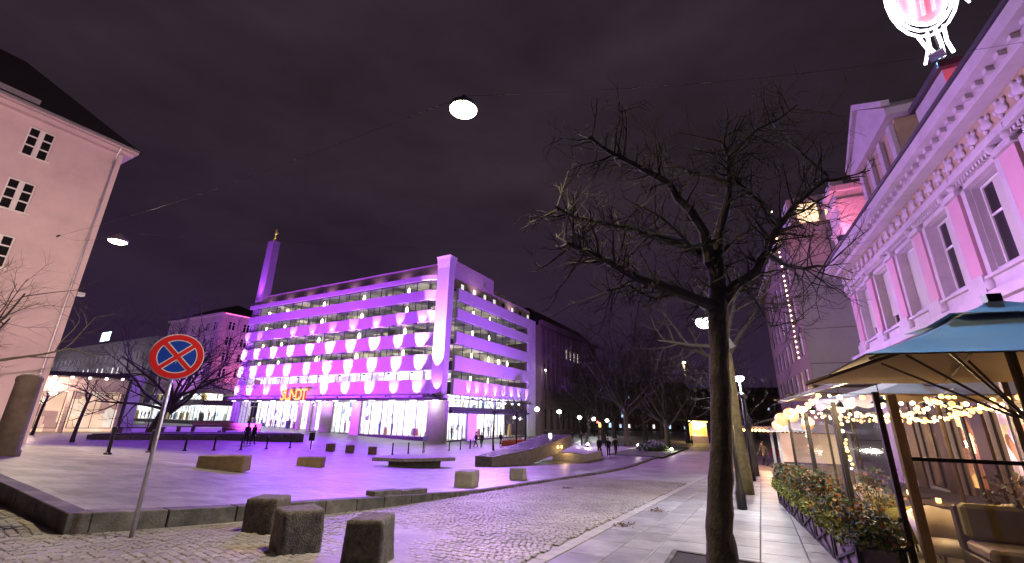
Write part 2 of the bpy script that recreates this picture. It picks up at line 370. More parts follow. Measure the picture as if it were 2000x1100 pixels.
m_lampw = glow('warm_interior_lamp', (1.0, .93, .62), 7)
# upper window rows between the bands
bandsL = [(6.62, 8.95), (10.42, 12.78), (14.12, 16.27), (18.0, 19.94), (21.69, 23.30), (25.05, 25.80)]
bandsR = [(6.75, 9.05), (10.34, 12.53), (14.38, 16.25), (18.28, 19.94), (21.37, 23.25)]
planL = [(-.38, 54.3), (-.38, 5.3), (-.30, 4.75), (-.05, 4.25), (.45, 3.6), (1.05, 2.75)]
def ribbon(plan, off, z0, z1, thick):
    out = []
    for i, (x, y) in enumerate(plan):
        a = Vector(plan[max(i - 1, 0)]); b = Vector(plan[min(i + 1, len(plan) - 1)]); t = (b - a).normalized(); n = Vector((-t.y, t.x))
        if n.x < 0: n = -n
        out.append((Vector((x, y)) + n * off, Vector((x, y)) + n * (off + thick)))
    mb = MB(); k = len(out)
    vs = [(q[0].x, q[0].y, z) for z in (z0, z1) for q in out] + [(q[1].x, q[1].y, z) for z in (z0, z1) for q in out]
    fs = []
    for i in range(k - 1):
        fs += [(i, i + 1, k + i + 1, k + i), (2 * k + i, 2 * k + i + 1, 3 * k + i + 1, 3 * k + i), (k + i, k + i + 1, 3 * k + i + 1, 3 * k + i), (i, i + 1, 2 * k + i + 1, 2 * k + i)]
    fs += [(0, k, 3 * k, 2 * k), (k - 1, 2 * k - 1, 4 * k - 1, 3 * k - 1)]
    mb.add(vs, fs); return mb
for i, (a, b) in enumerate(bandsL):
    ribbon(planL, (-.25 if i == 5 else 0), a, b, .55).build('facade_band', m_band, store)
for a, b in bandsR: MB().box(.9, 26.0, -.1, .38, a, b, f=FR).build('facade_band', m_band, store)
def window_mesh(f, bw, h, bars):
    fm = MB(); t = .06
    fm.box(0, t, -.05, .03, 0, h, f=f); fm.box(bw - t, bw, -.05, .03, 0, h, f=f); fm.box(t, bw - t, -.05, .03, 0, t, f=f); fm.box(t, bw - t, -.05, .03, h - t, h, f=f)
    for q in bars: fm.box(bw * q - .025, bw * q + .025, -.04, .025, t, h - t, f=f)
    pm = MB(); pm.quad(f(t, 0, t), f(bw - t, 0, t), f(bw - t, 0, h - t), f(t, 0, h - t))
    return fm.mesh('window', m_mull), pm.mesh('pane', m_glass)
nb = 18; bw = (54.0 - 5.0) / nb
for i in range(5):
    z0, z1 = bandsL[i][1], bandsL[i + 1][0]; wm, pm = window_mesh(FL, bw, z1 - z0, (.5,) if i % 2 else ())
    for k in range(nb):
        o = obj('window', wm, store, (.12, 5.0 + k * bw, z0)); obj('pane', pm, o)
    ribbon(planL[2:], .35, z0, z1, .03).build('corner_glazing', m_glass, store)
    it = MB(); it.quad((4.6, 3, z0), (4.6, 54, z0), (4.6, 54, z1), (4.6, 3, z1)); it.quad((.2, 3, z1 - .03), (.2, 54, z1 - .03), (4.6, 54, z1 - .03), (4.6, 3, z1 - .03)); it.quad((.2, 3, z0 + .02), (.2, 54, z0 + .02), (4.6, 54, z0 + .02), (4.6, 3, z0 + .02))
    it.build('interior', m_officeP if i == 0 else m_office, store)
    for y in ((10.4, 21.4, 32.2, 43.5, 49.8) if i else (10.4, 21.4, 32.2, 43.5)):
        MB().ball((1.1, y + rnd.uniform(-.2, .2), (z0 + z1) / 2 - .1), .23, 8, (1, 1, 2.9 if y < 40 else 1.6)).build('interior_lamp', m_lampw, store, smooth=True)
    for y in rng(6, 52, 5.2): MB().box(1.6, 1.95, y, y + .4, z0, z1).build('column', m_band, store)
nbr = 10; bwr = (26.0 - 1.0) / nbr
for i in range(4):
    z0, z1 = bandsR[i][1], bandsR[i + 1][0]; wm, pm = window_mesh(FR, bwr, z1 - z0, ())
    for k in range(nbr):
        o = obj('window', wm, store, (1.0 + k * bwr, .12, z0)); obj('pane', pm, o)
    it = MB(); it.quad((5, 4.4, z0), (26, 4.4, z0), (26, 4.4, z1), (5, 4.4, z1)); it.quad((.9, .2, z1 - .03), (26, .2, z1 - .03), (26, 4.4, z1 - .03), (.9, 4.4, z1 - .03)); it.quad((.9, .2, z0 + .02), (26, .2, z0 + .02), (26, 4.4, z0 + .02), (.9, 4.4, z0 + .02))
    it.build('interior', m_office, store)
    for x in (7.3, 12.6) + ((16.2, 19.5) if i == 1 else ()):
        MB().ball((x, 1.0, (z0 + z1) / 2 - .1), .2, 8, (1, 1, 2.6)).build('interior_lamp', m_lampw, store, smooth=True)
# end wall strip, roof blocks, pylon, tower
MB().box(26.0, 29.3, -.1, .30, 0, 23.4, f=FR).build('end_wall', m_band, store)
pent = MB(); pent.box(1.2, 13.5, .9, 53.0, 25.55, 28.3).build('penthouse_wall', m_stone, store)
MB().box(13.5, 29.0, 1.0, 52.0, 23.2, 25.7).build('penthouse_wall', m_stone, store)
MB().box(13.5, 20.0, 2.2, 40.0, 25.7, 27.0).build('roof_plant_room', m_stone, store)
MB().box(.35, 1.19, 2.9, 53.5, 25.3, 25.5).build('roof_ledge', m_plinth, store)
MB().box(1.2, 13.49, .9, 3.0, 23.2, 25.5).build('penthouse_wall', m_stone, store)
MB().box(.5, 13.4, .6, .89, 23.1, 23.25).build('roof_ledge', m_plinth, store)
m_litw = glow('lit_small_window', (1, .95, .9), .9)
for k, x in enumerate(rng(3.0, 27.5, 3.45)):
    fm = MB(); fm.box(x - .06, x + .86, -.85 if x < 13 else -.95, -.8 if x < 13 else -.9, 23.6, 24.75, f=FR); o = fm.build('window', m_mull, store)
    for j in (0, 1):
        MB().box(x + j * .43 + .02, x + j * .43 + .37, -.79 if x < 13 else -.89, -.77 if x < 13 else -.87, 23.68, 24.67, f=FR).build('pane', m_litw if k not in (4, 6) else m_plinth, o)
py = MB(); prof = [(6.62, 0), (12, .04), (24, .10), (26.5, .14), (28.0, .26), (28.45, .34)]
for (z0, e0), (z1, e1) in zip(prof, prof[1:]):
    a = [(-.75 - e0, .55 - e0), (.55 + e0, .55 - e0), (.55 + e0, 2.65 + e0), (-.75 - e0, 2.65 + e0)]; b = [(-.75 - e1, .55 - e1), (.55 + e1, .55 - e1), (.55 + e1, 2.65 + e1), (-.75 - e1, 2.65 + e1)]
    py.add([(x, y, z0) for x, y in a] + [(x, y, z1) for x, y in b], [(0, 1, 5, 4), (1, 2, 6, 5), (2, 3, 7, 6), (3, 0, 4, 7), (4, 5, 6, 7), (3, 2, 1, 0)])
py.build('corner_pylon', m_band, store)
tw = MB(); tw.add([(x, y, 0) for x, y in ((.1, 51.6), (2.0, 51.6), (2.0, 54.8), (.1, 54.8))] + [(x, y, 41.4) for x, y in ((.3, 52.1), (1.8, 52.1), (1.8, 54.3), (.3, 54.3))], [(0, 1, 5, 4), (1, 2, 6, 5), (2, 3, 7, 6), (3, 0, 4, 7), (4, 5, 6, 7)])
tower = tw.build('tower', m_band, store)
m_gold = mat('gilded_bronze', (.9, .68, .25), .3, metal=.9, var=.1, bump=0, emit=(1, .8, .4), es=.0)
st = MB(); b = Vector((1.0, 53.0, 41.4))
st.box(.5, 1.5, 52.4, 53.6, 41.4, 41.75)
st.tube([b + Vector((0, .2, .35)), b + Vector((0, .16, 1.1)), b + Vector((0, .05, 1.75))], [.10, .15, .19], 7); st.tube([b + Vector((0, -.25, .6)), b + Vector((0, -.12, 1.15)), b + Vector((0, -.02, 1.75))], [.09, .14, .19], 7)
st.tube([b + Vector((0, .0, 1.65)), b + Vector((0, 0, 2.2)), b + Vector((0, 0, 2.6)), b + Vector((0, 0, 2.75))], [.22, .27, .30, .10], 8); st.ball(b + Vector((0, 0, 2.98)), .2, 8)
st.tube([b + Vector((0, .28, 2.55)), b + Vector((0, .5, 2.9)), b + Vector((0, .55, 3.4))], [.09, .08, .05], 6); st.tube([b + Vector((0, -.28, 2.55)), b + Vector((0, -.5, 2.2)), b + Vector((0, -.42, 1.8))], [.09, .07, .05], 6)
st.build('gilded_figure', m_gold, store, smooth=True)
light('SPOT', 'figure_light', (-1.2, 51.0, 41.6), 900, (1, .9, .6), store, (1, 53, 43.2), .1, 60)
# canopy, ground floor of the long side
MB().box(0, 54.5, -.2, 1.5, 5.86, 6.18, f=FL).build('canopy', m_plinth, store)
MB().box(-.2, 54.5, -.2, 1.2, 6.2, 6.6, f=FL).build('canopy_fascia', m_band, store)
def shop_row(root, f, u0, u1, z0, z1, n, deep, step, pier=.16):
    """glazed shop front: plinth, mullioned windows with panes, lit room with displays behind"""
    MB().box(u0, u1, -.25, .05, z0 - .9, z0, f=f).build('plinth', m_plinth, root)
    b = (u1 - u0) / n; wm, pm = window_mesh(f, b, z1 - z0, (.5,))
    for k in range(n):
        q = f(u0 + k * b, -.05, z0); o = obj('shop_window', wm, root, q); obj('pane', pm, o)
    it = MB(); it.quad(f(u0, -deep, z0), f(u1, -deep, z0), f(u1, -deep, z1), f(u0, -deep, z1)); it.build('shop_back_wall', m_shop, root)
    it = MB(); it.quad(f(u0, -.3, z1 + .03), f(u1, -.3, z1 + .03), f(u1, -deep, z1 + .03), f(u0, -deep, z1 + .03)); it.build('shop_ceiling', m_shopw, root)
    it = MB(); it.quad(f(u0, -.3, z0 - .02), f(u1, -.3, z0 - .02), f(u1, -deep, z0 - .02), f(u0, -deep, z0 - .02)); it.build('shop_floor', m_stone, root)
    cols = [(.04, .05, .12), (.5, .4, .2), (.6, .6, .58), (.12, .12, .13), (.35, .1, .1), (.1, .2, .3), (.55, .42, .1)]
    u = u0 + .6
    while u < u1 - .8:
        hgt = rnd.uniform(.7, 1.9); wd = rnd.uniform(.25, .9); d = rnd.uniform(.8, deep - .6); c = rnd.choice(cols)
        m = mat('display_%d' % cols.index(c), c, .7, var=.25, scale=4, bump=0)
        if rnd.random() < .45:                       # mannequin: body, head, stand
            mm = MB(); mm.lathe([(.10, 0), (.14, .5), (.12, .85), (.2, 1.0), (.15, 1.2), (.22, 1.5), (.08, 1.62), (.05, 1.68)], 8, f=lambda x, y, z: f(u + x, -d + y, z0 + z + .1)); mm.ball(f(u, -d, z0 + 1.9), .12, 8); mm.build('mannequin', m, root, smooth=True)
        else:
            mm = MB(); mm.box(u, u + wd, -d - .4, -d, z0, z0 + hgt, f=f); mm.box(u + .05, u + wd - .05, -d - .35, -d + .05, z0 + hgt + .02, z0 + hgt + .3, f=f); mm.build('display_stand', m, root)
        u += rnd.uniform(.5, 1.0) * step + wd
shop_row(store, FL, 3.3, 17.5, .62, 5.8, 6, 4.5, 2.2); shop_row(store, FL, 19.6, 24.3, .62, 5.8, 2, 4.5, 2.0); shop_row(store, FL, 27.2, 29.6, .62, 5.8, 1, 3.5, 1.5); shop_row(store, FL, 33.3, 54.0, .62, 5.8, 9, 5, 1.6)
bw_ = MB(); bw_.quad(FL(1, -5.4, 0), FL(54, -5.4, 0), FL(54, -5.4, 5.85), FL(1, -5.4, 5.85)); bw_.build('shop_back_wall', m_shop, store)
for a, b, d in ((-.1, 3.25, .35), (17.5, 19.6, .05), (24.3, 27.2, .05), (29.6, 30.3, .2), (32.6, 33.3, .2)):
    MB().box(a, b, -.4, d, -.5, 5.8, f=FL).build('stone_pier', m_stone, store)
MB().box(30.3, 32.6, -1.6, -1.5, 0, 5.8, f=FL).build('entrance_door', m_white, store)
for u in (28.4, 31.4, 34.0, 25.2): 
    MB().ball(FL(u, 1.0, 5.62), .2, 8, (1, 1, .6)).build('canopy_lamp', glow('canopy_lamp', (1, .98, .95), 8), store, smooth=True)
for u in (2, 9, 18.5, 25.7, 31.5, 40, 48): light('POINT', 'added_soffit_light', FL(u, 1.6, 5.2), 130, (1, .96, .9), store, None, .15)  # added under the canopy to whiten the piers and pavement
for u in rng(1.5, 53, 4.3): MB().box(u - .5, u + .5, .6, .9, 5.80, 5.855, f=FL).build('added_soffit_lamp', glow('added_soffit_lamp', (1, .97, .92), 6), store)  # glowing strips added to go with the soffit lights
# short side: two glazed storeys under the lowest band
MB().box(.6, 26.0, -.1, .6, 4.2, 4.5, f=FR).build('canopy', m_plinth, store)
shop_row(store, FR, .9, 5.6, .25, 4.15, 2, 5, 1.6); shop_row(store, FR, 8.2, 26.0, .25, 4.15, 8, 5, 2.4); shop_row(store, FR, .9, 26.0, 4.95, 6.72, 10, 5, 2.5)
MB().box(5.6, 8.2, -.4, .05, -.5, 4.15, f=FR).build('stone_pier', m_white, store)
for x in rng(3, 25, 2.6): MB().ball(FR(x, -1.3, 6.1), .24, 8).build('globe_lamp', glow('globe_lamp', (1, .95, .85), 5), store, smooth=True)
for x in (8.5, 10, 11.5, 14): MB().ball(FR(x, -1.2, 3.5), .26, 8).build('globe_lamp', glow('globe_lamp', (1, .95, .85), 5), store, smooth=True)
# lit letters over the entrance
m_letf = mat('letter_face', (.05, .03, .01), .5, var=0, bump=0, emit=(1.0, .66, .12), es=1.25); m_lets = mat('letter_side', (.6, .05, .02), .5, var=0, bump=0, emit=(1, .06, .02), es=.7)
def letters(txt, u0, u1, z, h, d, f_rot, par, mats, name='letter', deep=.16, off=.02):
    n = len(txt); w_ = abs(u1 - u0) / n; out = []
    for i, ch in enumerate(txt):
        cu = bpy.data.curves.new(name, 'FONT'); cu.body = ch; cu.size = h * 1.38; cu.extrude = deep; cu.offset = off; cu.align_x = 'CENTER'
        for mt in mats: cu.materials.append(mt)
        t = bpy.data.objects.new(name, cu); COL.objects.link(t); dg = bpy.context.evaluated_depsgraph_get(); me = bpy.data.meshes.new_from_object(t.evaluated_get(dg))
        bpy.data.objects.remove(t)
        if len(mats) > 1:
            for pl in me.polygons: pl.material_index = 0 if abs(pl.normal.z) > .9 else 1
        o = obj(name, me, par); uu = u0 + (u1 - u0) * (i + .5) / n; o.location = d(uu, z); o.rotation_euler = f_rot; out.append(o)
    return out
letters('SUNDT', 36.9, 29.4, 5.95, 2.0, lambda u, z: FL(u, 1.55, z), (R(90), 0, R(-90)), store, [m_letf, m_lets], off=.06)
m_fix = mat('fixture_grey', (.10, .10, .11), .5, metal=.3, var=.1, bump=0)
def flood(par, loc, to, power, ang, colr=PURPLE, blend=.6, size=.5):
    d = (Vector(to) - Vector(loc)).normalized(); h = Vector((d.x, d.y, 0)).normalized(); a = MB(); c = Vector(loc) - d * .16
    sidev = Vector((-h.y, h.x, 0)); upv = d.cross(sidev)
    pts = [c + d * k + sidev * i * .22 + upv * j * .15 for k in (-.1, .1) for i, j in ((-1, -1), (1, -1), (1, 1), (-1, 1))]
    a.add(pts, [(3, 2, 1, 0), (4, 5, 6, 7), (0, 1, 5, 4), (1, 2, 6, 5), (2, 3, 7, 6), (3, 0, 4, 7)]); a.build('flood_lamp', m_fix, par)
    return light('SPOT', 'flood_beam', loc, power, colr, par, to, size, ang, blend)
# uplights standing on the canopy and colour floods
def uplight(loc, to, power, ang, colr=PINKW):
    a = MB(); a.box(loc[0] - .14, loc[0] + .14, loc[1] - .14, loc[1] + .14, loc[2] - .24, loc[2] - .03); a.build('uplight', m_fix, store)
    light('SPOT', 'uplight_beam', loc, power, colr, store, to, .05, ang, .28)
POOLS = (53.6, 49.1, 43.5, 38.2, 32.5, 26.9, 21.5, 15.8, 10.4, 5.6)
for y in POOLS:
    for i, pw in ((0, 300), (1, 600), (2, 560), (3, 90)):
        z = bandsL[i][0] - (.0 if i == 0 else .30)
        if i == 3 and int(y * 10) % 3 == 0: continue
        uplight(FL(y, 1.75, z - .1), FL(y, .40, z + 1.25), pw * 6.0 * rnd.uniform(.55, 1.45), rnd.uniform(54, 64))
        if i: MB().tube([FL(y, .1, z - .02), FL(y, 1.7, z - .3)], .03, 5).build('light_bracket', m_fix, store)
for x in (4.8, 7.3, 10, 13, 16, 18.7, 21.8, 25): uplight(FR(x, 1.25, 6.45), FR(x, .42, 7.9), 520, 42)
uplight(FL(1.6, 2.4, 6.75), FL(1.6, .78, 21.0), 110000, 30); uplight(FL(1.45, 1.5, 6.75), FL(1.45, .8, 9.0), 900, 60)
flood(store, (-1.0, 53.2, 26.2), (.4, 53.2, 36), 5200, 40, (.44, .06, 1.0))  # flood added to brighten the tower's purple face
for y in rng(5, 50, 6.4): flood(store, (.1, y, 25.95), (1.2, y, 27.0), 60, 130, (.95, .42, .95))  # floods added to brighten the long penthouse wall
flood(store, (7, -.2, 23.5), (7, .9, 26), 190, 130, (.95, .55, .80)); flood(store, (20, -.2, 23.5), (20, 1.0, 25), 130, 130, (.95, .55, .80))  # two more floods added for the short side's penthouse
MB().box(.9, 26, .4, 1.45, 6.1, 6.2, f=FR).build('light_ledge', m_plinth, store)
MB().box(.4, 2.5, .9, 2.6, 6.2, 6.5, f=FL).build('light_ledge', m_plinth, store)
# floods on the roof edge that wash the square
for y, tx, ty, pw in ((14, -42, 4, 84000), (30, -38, 24, 86000), (46, -34, 44, 64000)):
    flood(store, (-.95, y, 26.0), (tx, ty, 0), pw, 92)
flood(store, (10, -1.0, 23.6), (-14, -32, 0), 98000, 88, (.50, .24, .92))
# added floods low on the square, put in to colour the bands evenly
fl = thing('added_facade_flood', 'added low floodlight on the square aimed at the long store front, left one', 'floodlight', C + r29 * -20 + l29 * 44)
for i, (x, y, tx, ty, tz, pw, lab) in enumerate(((-21, 44, 0, 42, 14, 62000, 'added low floodlight on the square aimed at the left half of the store'), (-21, 18, 0, 18, 14, 62000, 'added low floodlight on the square aimed at the pylon half of the store'), (6, -15, 11, 0, 13, 40000, 'added low floodlight on the street aimed at the short side of the store'))):
    q = C + r29 * x + l29 * y; q.z = surf(q.x, q.y)
    if i == 0: o = fl; o.location = q; o['label'] = lab
    else: o = thing('added_facade_flood', lab, 'floodlight', q)
    o['group'] = 'added floodlights on the square'; o.rotation_euler = (0, 0, RZ29)
    MB().box(-.2, .2, -.25, .25, 0, .06).build('foot', m_fix, o)
    flood(o, (0, 0, .35), (tx - x, ty - y, tz - .3 - (q.z - C.z)), pw, 105, (.42, .055, 1.0) if i < 2 else (.36, .07, 1.0))

# ================================================================== OTHER BUILDINGS
def house_window(root, f, u, z, wd, ht, m_fr, m_gl, d=0.0, rows=(.36, .68), sill=True, mid=True, depth=.14):
    fm = MB(); t = .07
    fm.box(u, u + t, d - depth, d - depth + .06, z, z + ht, f=f); fm.box(u + wd - t, u + wd, d - depth, d - depth + .06, z, z + ht, f=f)
    fm.box(u + t, u + wd - t, d - depth, d - depth + .06, z, z + t, f=f); fm.box(u + t, u + wd - t, d - depth, d - depth + .06, z + ht - t, z + ht, f=f)
    if mid: fm.box(u + wd / 2 - .11, u + wd / 2 + .11, d - depth, d - depth + .07, z + t, z + ht - t, f=f)
    for q in rows: fm.box(u + t, u + wd - t, d - depth + .002, d - depth + .05, z + ht * q - .04, z + ht * q + .04, f=f)
    o = fm.build('window', m_fr, root)
    us = [(u + t, u + wd / 2 - .11), (u + wd / 2 + .11, u + wd - t)] if mid else [(u + t, u + wd - t)]
    zs = [z + t] + [z + ht * q for q in rows] + [z + ht - t]
    for a, b in us:
        for c, e in zip(zs, zs[1:]):
            p = MB(); p.quad(f(a, d - depth + .01, c + .03), f(b, d - depth + .01, c + .03), f(b, d - depth + .01, e - .03), f(a, d - depth + .01, e - .03)); p.build('pane', m_gl, o)
    if sill: MB().box(u - .1, u + wd + .1, d + .001, d + .12, z - .1, z - .01, f=f).build('sill', m_fr, o)
    return o
m_dglass = mat('dark_pane', (.012, .011, .013), .12, var=.1, bump=0, spec=.6)
m_litp = glow('lit_pane', (1, .93, .86), 1.6)
m_litc = glow('lit_pane_cool', (.55, .8, 1), 1.1)
# --- tall rendered building at the left
DL = -34.0; sc = 9.36
base = r29 * 0 - l29 * 0
fr28 = frame(28.0)
LBo = W(sc, DL, 0, fr28); lg = surf(LBo.x, LBo.y) - .1; LBo.z = lg
lb = thing('apartment_building', 'tall pink rendered building with small paned windows and dark roof at the left edge', 'building', LBo, R(62))
m_pink = mat('salmon_render', (.62, .49, .50), .85, var=.13, scale=.55, bump=.25, bscale=12, detail=8)
FB = lambda u, d, z: (u, -d, z)                   # u runs back from the corner (negative), facade faces the square
H = 17.85 - lg
wins = []
for zb in (15.35, 12.05, 8.85, 5.7):
    for k, u in enumerate((-4.15, -7.6, -11.0, -14.5)): wins.append((u - (0 if True else 0), zb - lg))
wm = MB(); wd, ht = 1.08, 1.8
wall(wm, FB, -20, 0, -.5, H, [(u, u + wd, z, z + ht) for u, z in wins], 0, .16)
wm.quad((0, 0, -.5), (0, 14, -.5), (0, 14, H), (0, 0, H)); wm.quad((-20, 0, -.5), (-20, 14, -.5), (-20, 14, H), (-20, 0, H)); wm.quad((-20, 14, -.5), (0, 14, -.5), (0, 14, H), (-20, 14, H))
wm.build('wall', m_pink, lb)
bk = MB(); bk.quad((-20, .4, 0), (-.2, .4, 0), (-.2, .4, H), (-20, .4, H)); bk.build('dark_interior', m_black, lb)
for u, z in wins: house_window(lb, FB, u, z, wd, ht, m_white, m_dglass)
ev = MB(); ev.box(-20.5, .55, -13.9, .55, H + .02, H + .28, f=FB); ev.box(-20.3, .35, -13.8, .35, H - .25, H, f=FB); ev.build('eave', m_pink, lb)
MB().box(-20.5, .5, .56, .68, H + .10, H + .24, f=FB).build('gutter', m_steel, lb)
rf = MB(); e = H + .3
rf.add([(-20.5, -.55, e), (.55, -.55, e), (.55, 14, e), (-20.5, 14, e), (-18, 6.5, e + 6.2), (-4.5, 6.5, e + 6.2)], [(0, 1, 5, 4), (1, 2, 5), (2, 3, 4, 5), (3, 0, 4)])
m_roof = mat('dark_slate', (.018, .016, .018), .6, var=.3, scale=3, bump=.3); roof = rf.build('roof', m_roof, lb)
for k, u in enumerate((-4.2, -9.2, -14.2)):
    dm = MB(); dm.box(u - 3.4, u, .05, .30, e + .02, e + .55, f=FB); dm.build('snow_guard', m_steel, roof)
dp = MB(); dp.tube([(-.35, -.5, H + .1), (-.35, -.12, H - .7), (-.35, -.10, -.3)], .06, 8); dp.build('downpipe', m_steel, lb)
for z in rng(1, H - 1, 2.6): MB().box(-.44, -.26, .0, .17, z, z + .06, f=FB).build('pipe_clip', m_steel, lb)
MB().tube([(-1.6, -.02, 11.4), (-1.6, -.35, 11.4)], .05, 6).build('wire_hook', m_dark, lb)
MB().box(.02, .35, -.3, .1, 8.3, 8.5, f=FB).build('wall_bracket', m_steel, lb)

# --- row beyond the store: pink corner house, long grey block with rooftop sign
def block(name, label, x0, x1, y0, y1, h, m, wl, wr, shops=True, zlit=(), cat='building', root_z=None, wsz=(1.3, 1.9)):
    q = C + r29 * x0 + l29 * y0; q.z = surf(q.x, q.y) - .1
    t = thing(name, label, cat, q, RZ29); X, Y = x1 - x0, y1 - y0
    oL = [(u, u + wsz[0], z, z + wsz[1]) for u, z in wl]; oR = [(u, u + wsz[0], z, z + wsz[1]) for u, z in wr]; z0 = 6.6 if shops else -.5
    a = MB(); wall(a, FL, 0, Y, z0, h, oL, 0, .2); wall(a, FR, 0, X, z0, h, oR, 0, .2)
    a.quad((X, 0, z0), (X, Y, z0), (X, Y, h), (X, 0, h)); a.quad((0, Y, z0), (X, Y, z0), (X, Y, h), (0, Y, h)); a.quad((0, 0, h), (X, 0, h), (X, Y, h), (0, Y, h)); a.build('wall', m, t)
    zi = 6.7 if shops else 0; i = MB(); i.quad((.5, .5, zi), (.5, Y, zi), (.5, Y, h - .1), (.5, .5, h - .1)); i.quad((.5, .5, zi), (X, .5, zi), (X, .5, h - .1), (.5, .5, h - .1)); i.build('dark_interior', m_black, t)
    for k, (u, z) in enumerate(wl): house_window(t, FL, u, z, *wsz, m_white, m_litp if ('L', k) in zlit else m_dglass, rows=(.65,), depth=.18, sill=False)
    for k, (u, z) in enumerate(wr): house_window(t, FR, u, z, *wsz, m_white, m_litp if ('R', k) in zlit else m_dglass, rows=(.65,), depth=.18, sill=False)
    return t, X, Y
m_rose = mat('rose_render', (.60, .48, .48), .85, var=.08, scale=.5, bump=.1)
m_grey = mat('grey_render', (.22, .21, .22), .85, var=.12, scale=.4, bump=.1)
wl = [(u, z) for z in (10.0, 13.6, 17.2, 20.8) for u in rng(1.5, 21, 3.2)]
wr = [(u, z) for z in (10.2, 13.8, 17.4, 21.0) for u in (1.8, 5.2, 8.6)]
hB, X, Y = block('corner_house', 'pink lit corner house with paired windows just left of the purple store', 0, 14, 66, 90, 24.3, m_rose, wl, wr, wsz=(1.5, 2.0))
MB().box(-.5, 14.3, -.6, 24.3, 24.32, 24.75).build('cornice', m_rose, hB)
m_neonp = glow('pink_light_strip', (1, .12, .35), 2.5)
MB().box(.3, 14, -.72, -.62, 24.5, 24.66).build('roof_light_strip', m_neonp, hB)
rf = MB(); rf.add([(-.4, -.5, 24.77), (14.2, -.5, 24.77), (14.2, 24.2, 24.77), (-.4, 24.2, 24.77), (6, 6, 28.5), (6, 18, 28.5)], [(0, 1, 4), (1, 2, 5, 4), (2, 3, 5), (3, 0, 4, 5)]); rf.build('roof', m_roof, hB)
shop_row(hB, FL, .2, 23.9, .8, 3.9, 9, 5, 1.3); shop_row(hB, FR, .2, 13.8, .8, 4.0, 5, 5, 1.6); 
MB().box(0, 24, -.2, .9, 4.1, 4.45, f=FL).build('canopy', m_plinth, hB)
shop_row(hB, FL, .2, 23.9, 5.2, 6.5, 10, 4, 2.2)
flood(hB, (5, -7.5, 8.3), (7, 0, 17), 3200, 120, (1, .16, .50)); flood(hB, (-7.5, 8, 7.2), (0, 10, 16), 5500, 120, (.62, .24, 1))
wl = [(u, z) for z in (8.6, 12.2, 15.8) for u in rng(2, 72, 3.3)]
lit = {('L', k) for k in (27, 28, 30, 31, 33, 34)}
gB, X, Y = block('long_block', 'long grey office block with lit shops and a glowing blue rooftop sign', 0, 16, 94, 176, 20.8, m_grey, wl, [], zlit=lit)
MB().box(-.4, 16.2, -.3, 82.3, 20.82, 21.3).build('cornice', m_grey, gB)
shop_row(gB, FL, .2, 40, .8, 4.2, 14, 5, 1.3); shop_row(gB, FL, 42, 81.8, .8, 4.2, 12, 5, 1.5); MB().box(40, 42, -.4, .1, -.5, 4.4, f=FL).build('stone_pier', m_stone, gB)
MB().box(0, 82, -.2, .3, 4.3, 6.55, f=FL).build('sign_band', m_grey, gB)
# rooftop sign: light box on a steel frame
rs = thing('rooftop_sign', 'glowing white and blue light box sign on the roof of the grey block', 'sign', C + r29 * 1.5 + l29 * 132 + Vector((0, 0, 21.3 + .9)), RZ29)
MB().box(-.2, .2, -3.2, 3.2, 1.4, 4.3).build('sign_case', m_fix, rs)
MB().box(-.27, -.21, -3.1, 3.1, 1.5, 4.2).build('sign_face', glow('sign_face_cool', (.62, .82, 1.0), 4.5), rs)
for y in (-2.6, 0, 2.6): MB().tube([(.1, y, -.8), (.1, y, 1.4)], .07, 6).build('support', m_dark, rs)
for k in range(3): MB().box(-.31, -.28, -2.4 + k * 1.8, -1.2 + k * 1.8, 2.1, 3.6).build('sign_mark', glow('sign_mark', (.9, .98, 1), 9), rs)

# --- low lit shop pavilion at the left
q = G(125, 846); sh = thing('shop_pavilion', 'low warmly lit shop pavilion with flat canopy behind the left saplings', 'shop', q, R(118))
m_cream = litroom('warm_shop_interior', [(0, (1, .72, .5)), (.3, (1, .82, .62)), (.55, (.85, .55, .42)), (.75, (1, .9, .75)), (.9, (.5, .3, .25))], .8, (.5, .5, .5), (.6, 1.2), .5)
FS = lambda u, d, z: (u, -d, z) if False else (-d, u, z)
MB().box(-4.4, 5.4, -5, -4.8, -.3, 6.2, f=FS).build('shop_back_wall', m_cream, sh)
MB().box(-4.8, 5.8, -6, 1.6, 6.2, 6.7, f=FS).build('roof_canopy', m_plinth, sh)
MB().box(-4.4, 5.4, -.3, -.1, 4.6, 6.15, f=FS).build('fascia', m_rose, sh)
for u in (-4.75, 5.42): MB().box(u, u + .3, -5.2, .02, -.3, 6.18, f=FS).build('side_wall', m_plinth, sh)
for u in (-4.4, .3, 5.0): MB().box(u, u + .35, -.4, 0, -.3, 4.6, f=FS).build('pier', m_rose, sh)
wm, pm = window_mesh(FS, 3.95, 4.0, (.5,))
for u in (-3.85, .85):
    o = obj('shop_window', wm, sh, FS(u, -.2, .5)); obj('pane', pm, o)
for u in rng(-4, 5, 1.6): MB().ball(FS(u, .9, 6.1), .16, 8).build('canopy_lamp', glow('canopy_lamp_warm', (1, .85, .7), 9), sh, smooth=True)
light('POINT', 'shop_glow', FS(2.5, 1.2, 4.5), 900, (1, .7, .5), sh, None, .4)

